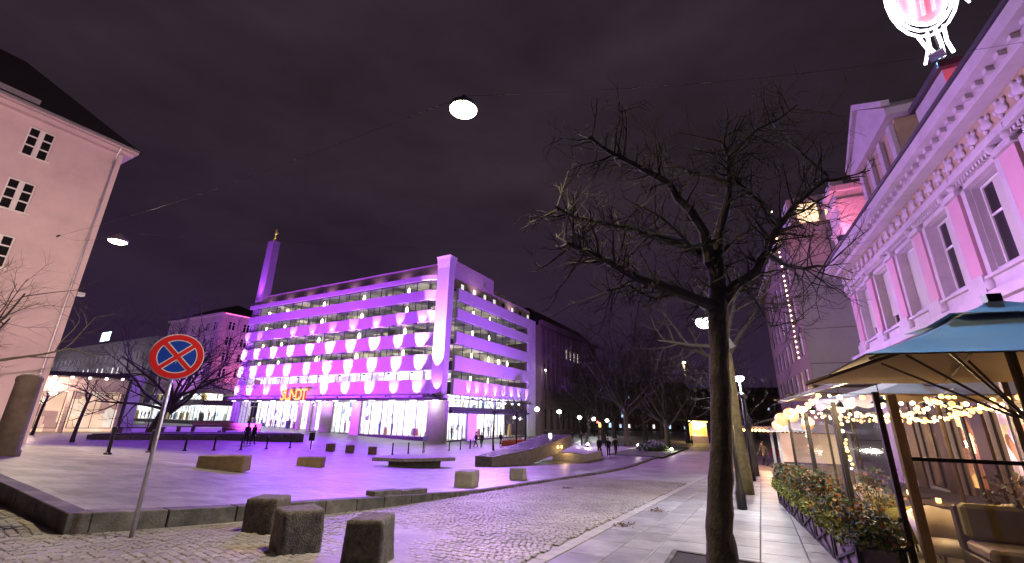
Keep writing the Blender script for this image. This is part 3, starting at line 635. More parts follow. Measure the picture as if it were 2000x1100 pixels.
# --- dark stone building right of the store
m_brown = mat('dark_brownstone', (.16, .11, .10), .85, var=.15, scale=.6, bump=.2)
q = C + r29 * 32.5; q.z = gz(q.x, q.y) - .1
db = thing('stone_office_building', 'dark classical stone building with a few lit upper windows right of the store', 'building', q, RZ29)
wr = [(u, z) for z in (9.2, 13.4, 17.6) for u in rng(1.4, 36, 2.6)]
ops = [(u, u + 1.2, z, z + 2.5) for u, z in wr] + [(u - .2, u + 1.5, 1.2, 5.6) for u in rng(1.6, 36, 3.4)]
a = MB(); wall(a, FR, 0, 38, -.5, 23.6, ops, 0, .3); a.quad((0, 0, -.5), (0, 20, -.5), (0, 20, 23.6), (0, 0, 23.6)); a.quad((38, 0, -.5), (38, 20, -.5), (38, 20, 23.6), (38, 0, 23.6)); a.build('wall', m_brown, db)
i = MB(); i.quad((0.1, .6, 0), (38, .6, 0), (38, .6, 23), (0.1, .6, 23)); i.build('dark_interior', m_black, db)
for k, (u, z) in enumerate(wr): house_window(db, FR, u, z, 1.2, 2.5, m_brown, m_litp if k in (33, 34, 35, 36) else m_dglass, rows=(.65,), depth=.26)
for u in rng(1.6, 36, 3.4): house_window(db, FR, u - .2, 1.2, 1.7, 4.4, m_brown, m_dglass, rows=(.7,), depth=.26, sill=False)
MB().box(-.3, 38.3, .02, .4, 7.2, 7.8, f=FR).build('string_course', m_brown, db); MB().box(-.6, 38.6, -.2, .9, 23.62, 24.4, f=FR).build('cornice', m_brown, db)
for u in rng(.3, 37, 2.6): MB().box(u - .3, u + .3, .02, .22, 7.85, 23.0, f=FR).build('pilaster', m_brown, db)
rf = MB(); rf.add([(0, .3, 24.42), (38, .3, 24.42), (38, 20, 24.42), (0, 20, 24.42), (1, 3.5, 28), (35, 3.5, 28), (35, 17, 28), (1, 17, 28)], [(0, 1, 5, 4), (1, 2, 6, 5), (2, 3, 7, 6), (3, 0, 4, 7), (4, 5, 6, 7)]); rf.build('roof', m_roof, db)
MB().tube([(4, -.1, 12.5), (4, -1.0, 12.8)], .04, 6).build('lamp_arm', m_dark, db)

# --- ornate theatre front on the right
OZ = -1.6
q = W(0, 9.0, OZ); oth = thing('ornate_theatre', 'ornate violet lit classical facade with pilasters and heavy cornice at right', 'building', q, RZ25)
FO = lambda u, d, z: (u, d, z - OZ)              # z given as scene height
m_orn = mat('painted_stucco', (.50, .44, .46), .8, var=.12, scale=1.2, bump=.25, bscale=8)
m_pil = mat('rose_marble_paint', (.55, .30, .36), .7, var=.08, scale=1.0, bump=.08)
m_ochre = mat('ochre_stucco', (.44, .33, .20), .85, var=.15, scale=2, bump=.2)
m_wood0 = mat('shopfront_timber', (.07, .035, .02), .5, var=.3, scale=4, bump=.15)
m_blind = mat('drawn_blind', (.46, .44, .38), .8, var=.06, scale=1, bump=.02)
pils = [9.3, 12.8, 16.3, 19.8, 23.2, 26.6, 30.2, 33.7]; U1 = 35.2
wins = [((a + b) / 2 - .96, (a + b) / 2 + .96, 6.80, 9.75) for a, b in zip(pils, pils[1:])]
gl = [((a + b) / 2 - 1.2, (a + b) / 2 + 1.2, OZ + .5, 3.6) for a, b in zip(pils, pils[1:])]
a = MB(); wall(a, FO, 6, U1, OZ, 12.0, wins + gl, 0, .35); a.quad(FO(U1, 0, OZ), FO(U1, -14, OZ), FO(U1, -14, 12), FO(U1, 0, 12)); a.quad(FO(6, 0, OZ), FO(6, -14, OZ), FO(6, -14, 12), FO(6, 0, 12)); a.build('wall', m_orn, oth)
def obox(name, m, u0, u1, d0, d1, z0, z1, par=None, bev=0): return MB().box(u0, u1, d0, d1, z0, z1, f=FO).build(name, m, par or oth, bevel=bev)
obox('belt_course', m_orn, 6, U1 + .5, .003, .55, 5.62, 5.95); obox('belt_course', m_orn, 6, U1 + .35, .003, .38, 5.30, 5.60); obox('plinth_course', m_orn, 6, U1 + .1, .003, .16, 5.97, 6.62)
obox('architrave', m_orn, 6, U1 + .1, .003, .22, 10.35, 10.62); obox('frieze', m_ochre, 6, U1 + .05, .003, .10, 10.64, 11.46)
obox('cornice', m_orn, 6, U1 + .9, .003, .95, 11.86, 12.30); obox('cornice_bed', m_orn, 6, U1 + .5, .003, .55, 11.48, 11.84); obox('gutter', m_plinth, 6, U1 + .95, .4, 1.02, 12.32, 12.46)
for u in rng(6.4, U1 + .2, .62): obox('modillion', m_orn, u - .10, u + .10, .56, .74, 11.68, 11.84)
for u in rng(6.5, U1, .875):
    o = MB().ball((0, 0, 0), .24, 8, (1.1, .35, 1)).build('frieze_ornament', m_orn, oth, FO(u, .12, 11.05), smooth=True)
    b_ = MB()
    for k in range(5):
        an = 2 * math.pi * k / 5; b_.ball((math.cos(an) * .26, .02, math.sin(an) * .24), .11, 6, (1, .5, 1))
    b_.build('leaf_scroll', m_orn, o, smooth=True)
for u in pils:
    obox('pilaster_base', m_orn, u - .52, u + .52, .17, .34, 6.0, 6.66)
    p = obox('pilaster', m_pil, u - .40, u + .40, .003, .24, 6.68, 9.72)
    MB().box(u - .5, u + .5, .003, .34, 9.74, 9.95, f=FO).build('capital_neck', m_orn, p); MB().box(u - .62, u + .62, .003, .46, 10.12, 10.33, f=FO).build('capital_top', m_orn, p)
    for sg in (-1, 1): MB().ball(FO(u + sg * .42, .3, 10.03), .17, 8).build('capital_scroll', m_orn, p, smooth=True)
for (a0, b0, c0, e0) in wins:
    m0 = (a0 + b0) / 2
    o = house_window(oth, FO, a0, c0, b0 - a0, e0 - c0, m_white, m_dglass, rows=(.62,), depth=.30, sill=False)
    sr = MB(); sr.box(a0 - .27, a0 - .02, .003, .18, c0 - .2, e0 + .05, f=FO); sr.box(b0 + .02, b0 + .27, .003, .18, c0 - .2, e0 + .05, f=FO); sr.box(a0 - .02, b0 + .02, .003, .18, e0 + .02, e0 + .32, f=FO); sr.build('surround', m_orn, o)
    MB().box(a0 - .5, b0 + .5, .19, .45, e0 + .36, e0 + .54, f=FO).build('hood', m_orn, o)
    dt = MB()
    for x in rng(a0 - .4, b0 + .4, .2): dt.box(x - .05, x + .05, .19, .32, e0 + .20, e0 + .34, f=FO)
    dt.build('dentil_row', m_orn, o)
    MB().box(a0 + .05, (m0 + .12 if a0 < 22 else b0 - .05), -.20, -.18, c0 + (.08 if a0 < 26 else .5), e0 - .1, f=FO).build('blind', m_blind, o)
    MB().box(a0 - .4, b0 + .4, .003, .3, c0 - .32, c0 - .22, f=FO).build('sill', m_orn, o)
    for sg in (a0 - .22, b0 + .22): MB().ball(FO(sg, .2, c0 - .5), .17, 8, (1, 1, 1.5)).build('bracket', m_orn, o, smooth=True)
m_rest = litroom('restaurant_interior', [(0, (1, .55, .2)), (.22, (.35, .12, .05)), (.45, (1, .72, .35)), (.62, (.5, .2, .12)), (.78, (.95, .6, .6)), (.9, (.12, .06, .04))], 2.4, (1.4, 1.4, 1.0), (.3, 1.3), .9)
ib = MB(); ib.quad(FO(7, -2.5, OZ), FO(U1 - .2, -2.5, OZ), FO(U1 - .2, -2.5, 4), FO(7, -2.5, 4)); ib.build('restaurant_interior', m_rest, oth)
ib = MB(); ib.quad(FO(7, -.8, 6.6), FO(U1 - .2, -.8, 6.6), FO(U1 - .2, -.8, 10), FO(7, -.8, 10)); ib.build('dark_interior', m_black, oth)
for a0, b0 in zip(gl, gl[1:]): obox('added_pier_panel', m_wood0, a0[1] + .05, b0[0] - .05, .004, .10, OZ, 4.6)  # dark panels added over the piers to hide the violet light there
obox('shopfront_fascia', m_wood0, 6.2, U1, .10, .32, 3.75, 4.7)
for (a0, b0, c0, e0) in gl: house_window(oth, FO, a0, c0, b0 - a0, e0 - c0, m_dark, m_glass, rows=(.75,), depth=.2, sill=False)
# roof: gabled attic, pink lit end turret, red lit sign base
tp = MB(); tp.quad(FO(6, .3, 12.28), FO(U1, .3, 12.28), FO(U1, -14, 12.28), FO(6, -14, 12.28)); tp.build('roof', m_roof, oth)
at_ = obox('attic', m_ochre, 24.6, 30.4, -5.0, -.75, 12.3, 16.6)
for u in (25.0, 26.6, 28.3, 29.9): MB().box(u - .22, u + .22, -.74, -.55, 12.4, 16.4, f=FO).build('attic_pilaster', m_orn, at_)
MB().box(24.2, 30.8, -5.2, -.35, 16.62, 17.05, f=FO).build('attic_cornice', m_orn, at_)
g_ = MB(); g_.add([FO(u, d, z) for d in (-.4, -5.1) for u, z in ((24.2, 17.07), (30.8, 17.07), (27.5, 19.4))], [(0, 1, 2), (5, 4, 3), (0, 3, 4, 1), (1, 4, 5, 2), (2, 5, 3, 0)]); g_.build('gable', m_orn, at_)
MB().add([FO(*q) for q in ((24.0, -.2, 17.07), (24.0, -.2, 17.4), (27.5, -.2, 19.85), (31.0, -.2, 17.4), (31.0, -.2, 17.07), (27.5, -.2, 19.45), (24.0, -.55, 17.07), (24.0, -.55, 17.4), (27.5, -.55, 19.85), (31.0, -.55, 17.4), (31.0, -.55, 17.07), (27.5, -.55, 19.45))], [(0, 1, 2, 5), (5, 2, 3, 4), (6, 7, 8, 11), (11, 8, 9, 10), (1, 7, 8, 2), (2, 8, 9, 3), (0, 6, 11, 5), (5, 11, 10, 4), (0, 6, 7, 1), (4, 10, 9, 3)]).build('gable_moulding', m_orn, at_)
tu = obox('end_turret', m_orn, 33.0, 35.4, -2.6, .1, 12.5, 16.9)
for z0, z1, ex in ((14.3, 14.6, .12), (16.0, 16.3, .15), (16.92, 17.3, .3)): MB().box(33 - ex, 35.4 + ex, -2.6 - ex, .1 + ex, z0, z1, f=FO).build('turret_moulding', m_orn, tu)
for k, (u0, u1) in enumerate(((33.0, 33.5), (33.9, 34.5), (34.9, 35.5))): MB().box(u0, u1, -.5, .2, 17.32, 17.85, f=FO).build('turret_merlon', m_orn, tu)
flood(oth, FO(31.0, .8, 12.9), FO(34.0, -.2, 15.6), 1500, 90, (1, .22, .42))
rb = obox('sign_base', m_orn, 19.0, 21.6, -1.8, -.35, 12.48, 14.9); MB().box(18.8, 21.8, -1.95, -.2, 14.92, 15.18, f=FO).build('sign_base_cap', m_plinth, rb)
MB().box(19.5, 21.5, -.34, -.28, 12.7, 14.0, f=FO).build('base_panel', m_orn, rb)
flood(oth, FO(17.9, -.6, 12.8), FO(19.3, -1.0, 14.0), 360, 80, (1, .05, .05)); flood(oth, FO(18.9, -.3, 15.5), FO(9.5, 6.0, 3.0), 9000, 70, (.16, .48, 1.0))  # the blue flood is added to tint the parasol top
# neon emblem standing on the sign base: an oval of tubes, red strokes inside, small blossom at the side
ne = thing('neon_emblem', 'bright white neon emblem with red strokes on the roof of the ornate facade', 'neon sign', W(19.15, 9.6, 15.6), math.atan2(W(19.9, 9.5).y, W(19.9, 9.5).x) - R(90))
m_nw = glow('white_neon', (.86, .84, 1.0), 5); m_nr = glow('red_neon', (1, .10, .12), 5); m_nb = glow('blue_neon', (.35, .5, 1.0), 7)
def loop(cx, cz, rx, rz_, a0=0, a1=360, n=22, y=0): return [(cx + rx * math.cos(R(a0 + (a1 - a0) * k / n)), y, cz + rz_ * math.sin(R(a0 + (a1 - a0) * k / n))) for k in range(n + 1)]
for rr in (1.0, .88, .76): MB().tube(loop(0, 3.55, 1.05 * rr, 2.4 * rr), .055, 6).build('neon_ring', m_nw, ne, smooth=True)
MB().add([(0, .1, 3.55)] + loop(0, 3.55, .72, 1.7, n=24, y=.1), [(0, k, k + 1) for k in range(1, 25)]).build('red_field', glow('red_field', (1, .03, .14), .8), ne)
for x in (-.35, -.05, .25): MB().tube([(x - .05, .05, 2.3), (x + .04, .05, 3.2), (x, .05, 4.6)], .06, 6).build('neon_stroke', m_nw if x < -.2 else m_nr, ne, smooth=True)
MB().tube(loop(.1, 1.9, .35, .28, 180, 360, 10, -.05), .05, 6).build('neon_curl', m_nw, ne, smooth=True)
for x, k in ((-.42, -.1), (-.18, .08), (.05, -.02), (.26, .03)): MB().tube([(x + k, 0, 0), (x - k, 0, .6), (x * 1.1, 0, 1.35)], .06, 6).build('neon_stem', m_nw, ne, smooth=True)
for k in range(9):
    an = k * .698; c_ = Vector((1.0, -.08, 2.35)); d_ = Vector((math.cos(an), 0, math.sin(an))); MB().tube([c_ + d_ * .08, c_ + d_ * .32 + Vector((0, 0, .05)), c_ + d_ * (.5 + .12 * (k % 2))], [.09, .07, .04], 6).build('neon_petal', (m_nw, m_nw, m_nb)[k % 3], ne, smooth=True)
MB().box(-.06, .06, .16, .28, 0, 5.6).build('mast', m_dark, ne); MB().box(-1.0, 1.0, .16, .28, 2.5, 2.6).build('cross_bar', m_dark, ne)
# --- plain grey building behind the theatre
q = W(40.0, 6.8, -2.0); eb = thing('grey_wall_building', 'plain grey panelled building with lit top floor behind the bare street tree', 'building', q, RZ25)
FE = lambda u, d, z: (u, d, z + 2.0); FG = lambda v, d, z: (-d, -v, z + 2.0)
m_eg = mat('grey_panel', (.40, .37, .38), .8, var=.1, scale=.5, bump=.1)
hts = [-2, .6, 3.4, 6.1, 8.8, 11.5, 14.2, 17.0]
for a0, b0 in zip(hts, hts[1:]):
    MB().box(.02, 9.0, -.1, .0, a0 + .03, b0 - .03, f=FG).build('wall_panel', m_eg, eb)
ops = [(u, u + 1.3, z, z + 1.9) for z in (4, 7, 10, 13) for u in rng(1.5, 18, 2.9)]
a = MB(); wall(a, FE, -.0, 22, -2, 17, ops, 0, .2); a.quad(FE(.08, 0, -2), FE(.08, -9, -2), FE(.08, -9, 17), FE(.08, 0, 17)); a.build('wall', m_brown, eb)
for (u0, u1, z0, z1) in ops: house_window(eb, FE, u0, z0, 1.3, 1.9, m_white, m_dglass, rows=(.6,), depth=.15, sill=False)
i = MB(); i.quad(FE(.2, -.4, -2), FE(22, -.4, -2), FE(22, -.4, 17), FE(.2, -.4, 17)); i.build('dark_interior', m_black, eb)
MB().box(.0, 22, -9, .5, 17.02, 17.5, f=FE).build('cornice', m_eg, eb)
a = MB(); a.box(.5, 21, -8, -.6, 17.52, 20.4, f=FE); tf = a.build('top_floor', m_eg, eb)
for v in (1.2, 3.2, 5.2): MB().box(v, v + 1.5, -.49, -.46, 18.0, 19.9, f=FG).build('lit_window', glow('amber_window', (1, .72, .38), 1.6), eb)
ls = MB(); ls.tube([FE(.3, .62, z) for z in (6.5, 19.5)], .015, 4); lt = thing('vertical_light_string', 'vertical string of tiny warm lights on the corner of the grey building', 'string lights', q, RZ25); ls.build('cable', m_black, lt)
bm_ = MB().ball((0, 0, 0), .07, 6).mesh('bulb', glow('tiny_bulb', (1, .62, .35), 9))
for z in rng(6.6, 19.4, .42): obj('bulb', bm_, lt, FE(.3, .62, z))

# ================================================================== TREES
def twiggy(mb, p, d, ln, r, depth, rn, up=.15, droop=0, kids=(3, 4), spread=.75, nseg=4):
    pts = [Vector(p)]; q = Vector(p); d = Vector(d).normalized(); rad = [r]
    for i in range(nseg):
        d = (d + Vector((rn.gauss(0, .16), rn.gauss(0, .16), rn.gauss(0, .12) + up * .4))).normalized(); q = q + d * ln / nseg; pts.append(q.copy()); rad.append(r * (1 - .62 * (i + 1) / nseg))
    mb.tube(pts, rad, 5 if r > .02 else 3, cap=False)
    if depth <= 0: return
    for k in range(rn.randint(*kids)):
        t = rn.uniform(.3, 1.0); i = min(nseg - 1, int(t * nseg)); a = pts[i].lerp(pts[i + 1], t * nseg - i)
        pd = (pts[i + 1] - pts[i]).normalized(); o = pd.orthogonal().normalized(); o.rotate(Matrix.Rotation(rn.uniform(0, 6.28), 3, pd))
        twiggy(mb, a, pd * (1 - spread * .5) + o * spread, ln * rn.uniform(.42, .72), r * .5 * (1 - .4 * t) + .0015, depth - 1, rn, up, droop, kids, spread, nseg)
def tree(name, label, base, h, tr, crown_r, seed, mtrunk=None, limbs=7, fork=.33, depth=3, lean=(0, 0), group=None, kids=(3, 4), lens=1.0):
    rn = random.Random(seed); t = thing(name, label, 'tree', base, 0, group); mt = mtrunk or m_bark
    fz = h * fork; top = Vector((lean[0], lean[1], fz)); tb = MB()
    prof = [(0, tr * 1.5), (.12, tr * 1.18), (.4, tr), (.75, tr * .9), (1, tr * .82)]
    tb.tube([Vector((lean[0] * k * k + rn.gauss(0, .03), lean[1] * k * k + rn.gauss(0, .03), fz * k - (.1 if k == 0 else 0))) for k, _ in prof], [q for _, q in prof], 12)
    tb.build('trunk', mt, t, smooth=True)
    cb = MB()
    for k in range(limbs):
        a = 2 * math.pi * (k + rn.uniform(-.3, .3)) / limbs; el = rn.uniform(.25, 1.2) if k else 1.5
        d = Vector((math.cos(a) * math.cos(el), math.sin(a) * math.cos(el), math.sin(el)))
        ln = (crown_r * math.cos(el) + (h - fz) * .8 * math.sin(el)) * rn.uniform(.7, .95) * lens
        twiggy(cb, top + Vector((0, 0, -rn.uniform(0, .12) * h)), d, ln, tr * .45, depth, rn, kids=kids)
    c = cb.build('crown', m_twig, t); return t
# near street tree: pollarded limbs followed one by one
def near_tree():
    rn = random.Random(3); b = W(7.7, -.70, None, (r29, l29)); Y0 = b.y
    t = thing('street_tree', 'large dark pollarded bare tree in the right foreground pavement', 'tree', b)
    loc = lambda px, py, dy=0: AT(px, py, Y0 + dy) - b
    tb = MB(); fork = loc(1402, 600); pts = [Vector((0, 0, -.1)), Vector((0, 0, .12)), Vector((0.0, 0, .6)), fork * .45 + Vector((.0, .0, 0)), fork * .8, fork, loc(1401, 500, .05)]
    rr = [.36, .235, .182, .162, .150, .160, .10]; PT, RR = [], []
    for i in range(len(pts) - 1):
        for k in range(14): PT.append(pts[i].lerp(pts[i + 1], k / 14)); RR.append(rr[i] + (rr[i + 1] - rr[i]) * k / 14)
    PT.append(pts[-1]); RR.append(rr[-1]); tb.tube(PT, RR, 56)
    for i, v in enumerate(tb.v):                       # ridged, slightly knobbly bark
        v = Vector(v); ax = PT[min(i // 56, len(PT) - 1)]; o_ = (v - ax); n_ = mnoise.noise(Vector((v.x * 26, v.y * 26, v.z * 5))) * .010 + mnoise.noise(Vector((v.x * 60, v.y * 60, v.z * 16))) * .005 + mnoise.noise(v * 3.5) * .022
        tb.v[i] = tuple(v + o_.normalized() * n_) if o_.length > 1e-5 else tuple(v)
    tb.build('trunk', m_bark, t, smooth=True)
    S = lambda cx, cy: (1020 + cx / 1.833, 120 + cy / 1.833)
    limbs = [([(700, 870), (640, 860), (540, 820), (420, 780), (330, 730), (250, 690), (160, 650)], .105, -.9), ([(690, 780), (660, 700), (560, 650), (440, 620), (330, 590), (200, 560), (120, 520)], .095, .7),
             ([(670, 720), (650, 610), (600, 530), (530, 440), (440, 390), (340, 340), (240, 270)], .10, -.5), ([(700, 840), (700, 650), (720, 560), (742, 450), (740, 345), (715, 270)], .115, .3),
             ([(742, 440), (620, 405), (520, 370), (460, 335)], .05, 1.2), ([(742, 335), (800, 280), (870, 230), (985, 155)], .045, -.9), ([(715, 870), (765, 800), (835, 755), (872, 680), (912, 600), (980, 510), (1095, 418)], .105, -.7),
             ([(912, 585), (850, 500), (770, 430), (748, 380)], .055, .3), ([(870, 690), (935, 725), (1010, 742), (1090, 735)], .05, -1.2), ([(1095, 415), (1010, 340), (930, 275), (860, 230)], .035, .6),
             ([(780, 790), (832, 850), (890, 950), (1010, 920)], .028, .5), ([(700, 700), (760, 640), (840, 590), (960, 560), (1060, 590)], .04, .9), ([(690, 640), (600, 660), (500, 560), (400, 510)], .035, -1.3), ([(560, 830), (470, 850), (380, 800), (300, 820)], .035, -.6)]
    cb = MB(); n = 0
    for pl, r0, dep in limbs:
        m = len(pl); P = [loc(*S(*q), dy=dep * (i / (m - 1)) ** .8) for i, q in enumerate(pl)]
        PP = []
        for a, c in zip(P, P[1:]): PP += [a, a.lerp(c, .5) + Vector((rn.gauss(0, .02), rn.gauss(0, .03), rn.gauss(0, .02)))]
        PP.append(P[-1]); k = len(PP)
        cb.tube(PP, [r0 * (1 - .72 * i / (k - 1)) * (1.12 if i % 3 == 1 else 1) for i in range(k)], 7)
        for i in range(1, k):
            for _ in range(6 if i > k * .4 else 3):
                a = PP[i - 1].lerp(PP[i], rn.random()); pd = (PP[i] - PP[i - 1]).normalized(); o = pd.orthogonal(); o.rotate(Matrix.Rotation(rn.uniform(0, 6.28), 3, pd))
                ln = rn.uniform(.3, .85) * (.65 + .5 * i / k)
                twiggy(cb, a, pd * .5 + o * .8, ln, r0 * .16 + .004, 2, rn, up=.12, kids=(2, 3), spread=.7, nseg=3)
    cb.build('crown', m_twig, t)
    pit = MB(); pit.box(-.75, .75, -.75, .75, -.05, .052); pit.build('soil_pit', mat('dark_soil', (.03, .025, .02), .95, var=.4, scale=4, bump=.8), t, rz=RZ29)
    for k in range(4):
        fr_ = MB(); fr_.box(-.82, .75, .755, .83, -.05, .066); fr_.build('pit_edge', m_kerb, t, rz=RZ29 + k * math.pi / 2)
near_tree()
q = W(20.5, -.76, None, (r29, l29)); tree('street_tree', 'mossy trunked bare tree on the pavement just behind the foreground tree', q, 10.0, .24, 2.8, 11, m_barkm, 8, .62, 3, group='street trees on the right')
q = W(33.5, -.5, None, (r29, l29)); tree('street_tree', 'slim dark street tree farther down the right pavement', q, 8.5, .17, 2.8, 12, m_bark, 7, .4, 3, group='street trees on the right')
q = G(296, 850); q.z = surf(q.x, q.y); tree('plaza_tree', 'broad bare tree standing behind the round no stopping sign', q, 12.2, .42, 8.2, 21, m_bark, 13, .30, 3, lean=(1.0, .5), kids=(5, 6), lens=.95)
q = W(4.5, -29.5, None, (r29, l29)); q.z = surf(q.x, q.y); tree('plaza_tree', 'bare tree in front of the pink rendered wall at far left', q, 8.6, .2, 3.6, 22, m_bark, 9, .36, 3, kids=(3, 5))
for i, (px, py, lab) in enumerate(((62, 850, 'thin sapling left of the lit shop pavilion'), (140, 864, 'thin leaning sapling right of the lit shop pavilion'), (963, 880, 'tall thin sapling before the glazed short side of the store'), (1026, 872, 'thin sapling at the right end of the store front'), (1008, 874, 'slender sapling among the people by the store entrance'))):
    q = G(px, py); tree('sapling', lab, q, 8.5 if i > 1 else 7.5, .09 if i > 1 else .12, 1.4, 30 + i, m_twig, 5, .5, 2, lean=(.3, 0) if i < 2 else (0, 0), group='saplings on the square', kids=(2, 3))
park = [(1180, 866, 17, 6.5), (1225, 872, 21, 7), (1262, 868, 24, 7.5), (1305, 876, 19, 6), (1345, 866, 16, 5.5), (1200, 856, 18, 6), (1295, 858, 22, 7), (1480, 858, 14, 5), (1150, 852, 15, 5)]
labs = ['leftmost big bare tree of the dark park beside the walkers', 'tall bare park tree second from the walkers', 'tallest bare tree in the middle of the dark park', 'bare park tree over the dark hedge mound', 'bare park tree next to the yellow lit kiosk', 'far bare park tree behind the row of white lamps', 'far tall bare tree at the centre of the park', 'far bare tree right of the foreground trunk', 'far bare tree by the dark classical building']
for i, (px, py, h, cr_) in enumerate(park):
    q = G(px, py); tree('park_tree', labs[i], q, h, .33, cr_, 50 + i, m_bark, 10, .25, 3, group='bare trees in the park', kids=(4, 5))

# ================================================================== STREET FURNITURE
# no-stopping sign
q = G(255, 1055); sg = thing('no_stopping_sign', 'round blue sign with red rim and red cross on a grey pole', 'traffic sign', q)
zc = AT(345, 697, q.y).z - q.z; cx = AT(345, 697, q.y).x - q.x
MB().tube([(0, 0, -.05), (cx, 0, zc + .3)], .032, 10).build('pole', m_steel, sg, smooth=True)
yaw = math.atan2(-(q.x + cx), q.y) + R(8); m_red = mat('sign_red', (.62, .02, .02), .35, var=.06, bump=0); m_blue = mat('sign_blue', (.012, .05, .36), .35, var=.06, bump=0); m_swh = mat('sign_white', (.7, .68, .68), .4, var=.05, bump=0)
RS = .388; rot = Matrix.Rotation(yaw, 3, 'Z'); ctr = Vector((cx, -.0, zc))
def disc(name, m, r, d, th, par, r_in=None):
    a = MB(); n = 48; ring = lambda rr, dd: [ctr + rot @ Vector((rr * math.cos(2 * math.pi * k / n), -dd, rr * math.sin(2 * math.pi * k / n))) for k in range(n)]
    o1, o2 = ring(r, d), ring(r, d + th)
    if r_in is None: a.add(o1 + o2, [tuple(range(n)), tuple(range(2 * n - 1, n - 1, -1))] + [(k, (k + 1) % n, n + (k + 1) % n, n + k) for k in range(n)])
    else:
        i1, i2 = ring(r_in, d), ring(r_in, d + th); a.add(o1 + o2 + i1 + i2, [f for k in range(n) for f in ((k, (k + 1) % n, n + (k + 1) % n, n + k), (n + k, n + (k + 1) % n, 3 * n + (k + 1) % n, 3 * n + k), (3 * n + k, 3 * n + (k + 1) % n, 2 * n + (k + 1) % n, 2 * n + k))])
    return a.build(name, m, par)
pl = disc('sign_plate', m_swh, RS, .05, .012, sg); disc('blue_field', m_blue, RS * .78, .063, .003, pl); disc('red_rim', m_red, RS * .965, .063, .006, pl, RS * .735); disc('rim_line', m_swh, RS * .735, .063, .005, pl, RS * .70)
for k, an in enumerate((45, 135)):
    for wdt, mm, dd in ((.046, m_swh, .0675), (.031, m_red, .0705)):
        a = MB(); c_, s_ = math.cos(R(an)), math.sin(R(an)); n_ = RS * .735
        pts = [ctr + rot @ Vector((c_ * t * n_ - s_ * v * wdt, -(dd + .0012 * k), s_ * t * n_ + c_ * v * wdt)) for t, v in ((-1, -1), (1, -1), (1, 1), (-1, 1))]
        a.quad(*pts); a.build('cross_bar', mm, pl)
MB().box(cx - .05, cx + .05, -.05, .05, zc - .12, zc - .06).build('clamp', m_steel, sg)
# foreground granite stones
def stone(name, label, loc, rz, wx, wy, h, m, seed, taper=.06, bev=.03, group=None, rough=.007):
    bm = bmesh.new(); bmesh.ops.create_cube(bm, size=1); bmesh.ops.subdivide_edges(bm, edges=bm.edges[:], cuts=11, use_grid_fill=True)
    for v in bm.verts:
        c = v.co.copy(); k = 1 - taper * (c.z + .5); big = sorted((abs(c.x), abs(c.y), max(c.z, 0)), reverse=True)
        e = max(0, (big[1] - .5 + 1.6 * bev) / (1.6 * bev)) if big[1] > .5 - 1.6 * bev else 0          # worn edges
        q = Vector((c.x * wx * k, c.y * wy * k, (c.z + .5) * h - .04)); q -= Vector((c.x, c.y, max(c.z, 0))) * (e * bev * .9)
        s_ = Vector((seed * 7.3, seed * 3.1, 0)); nn = mnoise.noise_vector(q * 3.1 + s_) * rough * 3.0 + mnoise.noise_vector(q * 13 + s_) * rough * 1.1; v.co = q + nn
    me = bpy.data.meshes.new(name); bm.to_mesh(me); bm.free(); me.materials.append(m); me.polygons.foreach_set('use_smooth', [True] * len(me.polygons)); o = obj(name, me, None, loc, rz)
    me.update()
    return tag(o, label, 'stone', group)
gs = 'rough granite stones by the cobbles'
q = G(487, 1047) + Vector((.10, .30, 0)); q.z = gz(q.x, q.y); stone('granite_stone', 'rear rough granite post of the three by the kerb', q, RZ29 + .5, .60, .60, .66, m_gran, 1, group=gs)
q = G(550, 1088) + Vector((.05, .30, 0)); q.z = gz(q.x, q.y); stone('granite_stone', 'middle rough granite post overlapping the rear one', q, RZ29 - .35, .66, .60, .68, m_gran, 2, group=gs)
q = G(703, 1117) + Vector((0, .32, 0)); q.z = gz(q.x, q.y); stone('granite_stone', 'front rough granite post cut by the picture bottom edge', q, RZ29 + .45, .72, .62, .70, m_gran, 4, taper=.12, group=gs)
for (px, py, w_, d_, h_, lab, se) in ((910, 950, .95, .8, .62, 'pale granite cube at the low kerb, nearer one', 5), (1012, 937, .85, .75, .56, 'pale granite cube at the low kerb, farther one', 6)):
    q = G(px, py) + Vector((0, .35, 0)); q.z = gz(q.x, q.y) + .02; stone('granite_cube', lab, q, RZ29 + .3, w_, d_, h_ + .08, m_gran2, se, .02, .03, 'pale granite cubes at the kerb', .008)
m_bst = mat('brown_stone', (.24, .17, .11), .8, var=.25, scale=3, bump=.3)
for (px, py, w_, h_, lab, se) in ((425, 918, 1.55, .52, 'long low stone block lying left on the square', 7), (602, 911, 1.35, .52, 'shorter low stone block right of the long one', 8)):
    q = G(px, py) + Vector((0, .3, 0)); q.z = surf(q.x, q.y); stone('stone_block', lab, q, .12, w_, .6, h_, m_bst, se, .01, .02, 'low stone blocks on the square', .006)
for i, (px, py) in enumerate(((645, 881), (683, 884), (727, 887))):
    q = G(px, py); q.z = surf(q.x, q.y); stone('seat_cube', '%s of the three dark seat cubes on the purple square' % ('leftmost', 'middle one', 'rightmost')[i], q, .2, .72, .72, .68, m_bst, 9 + i, .0, .02, 'dark seat cubes', .004)
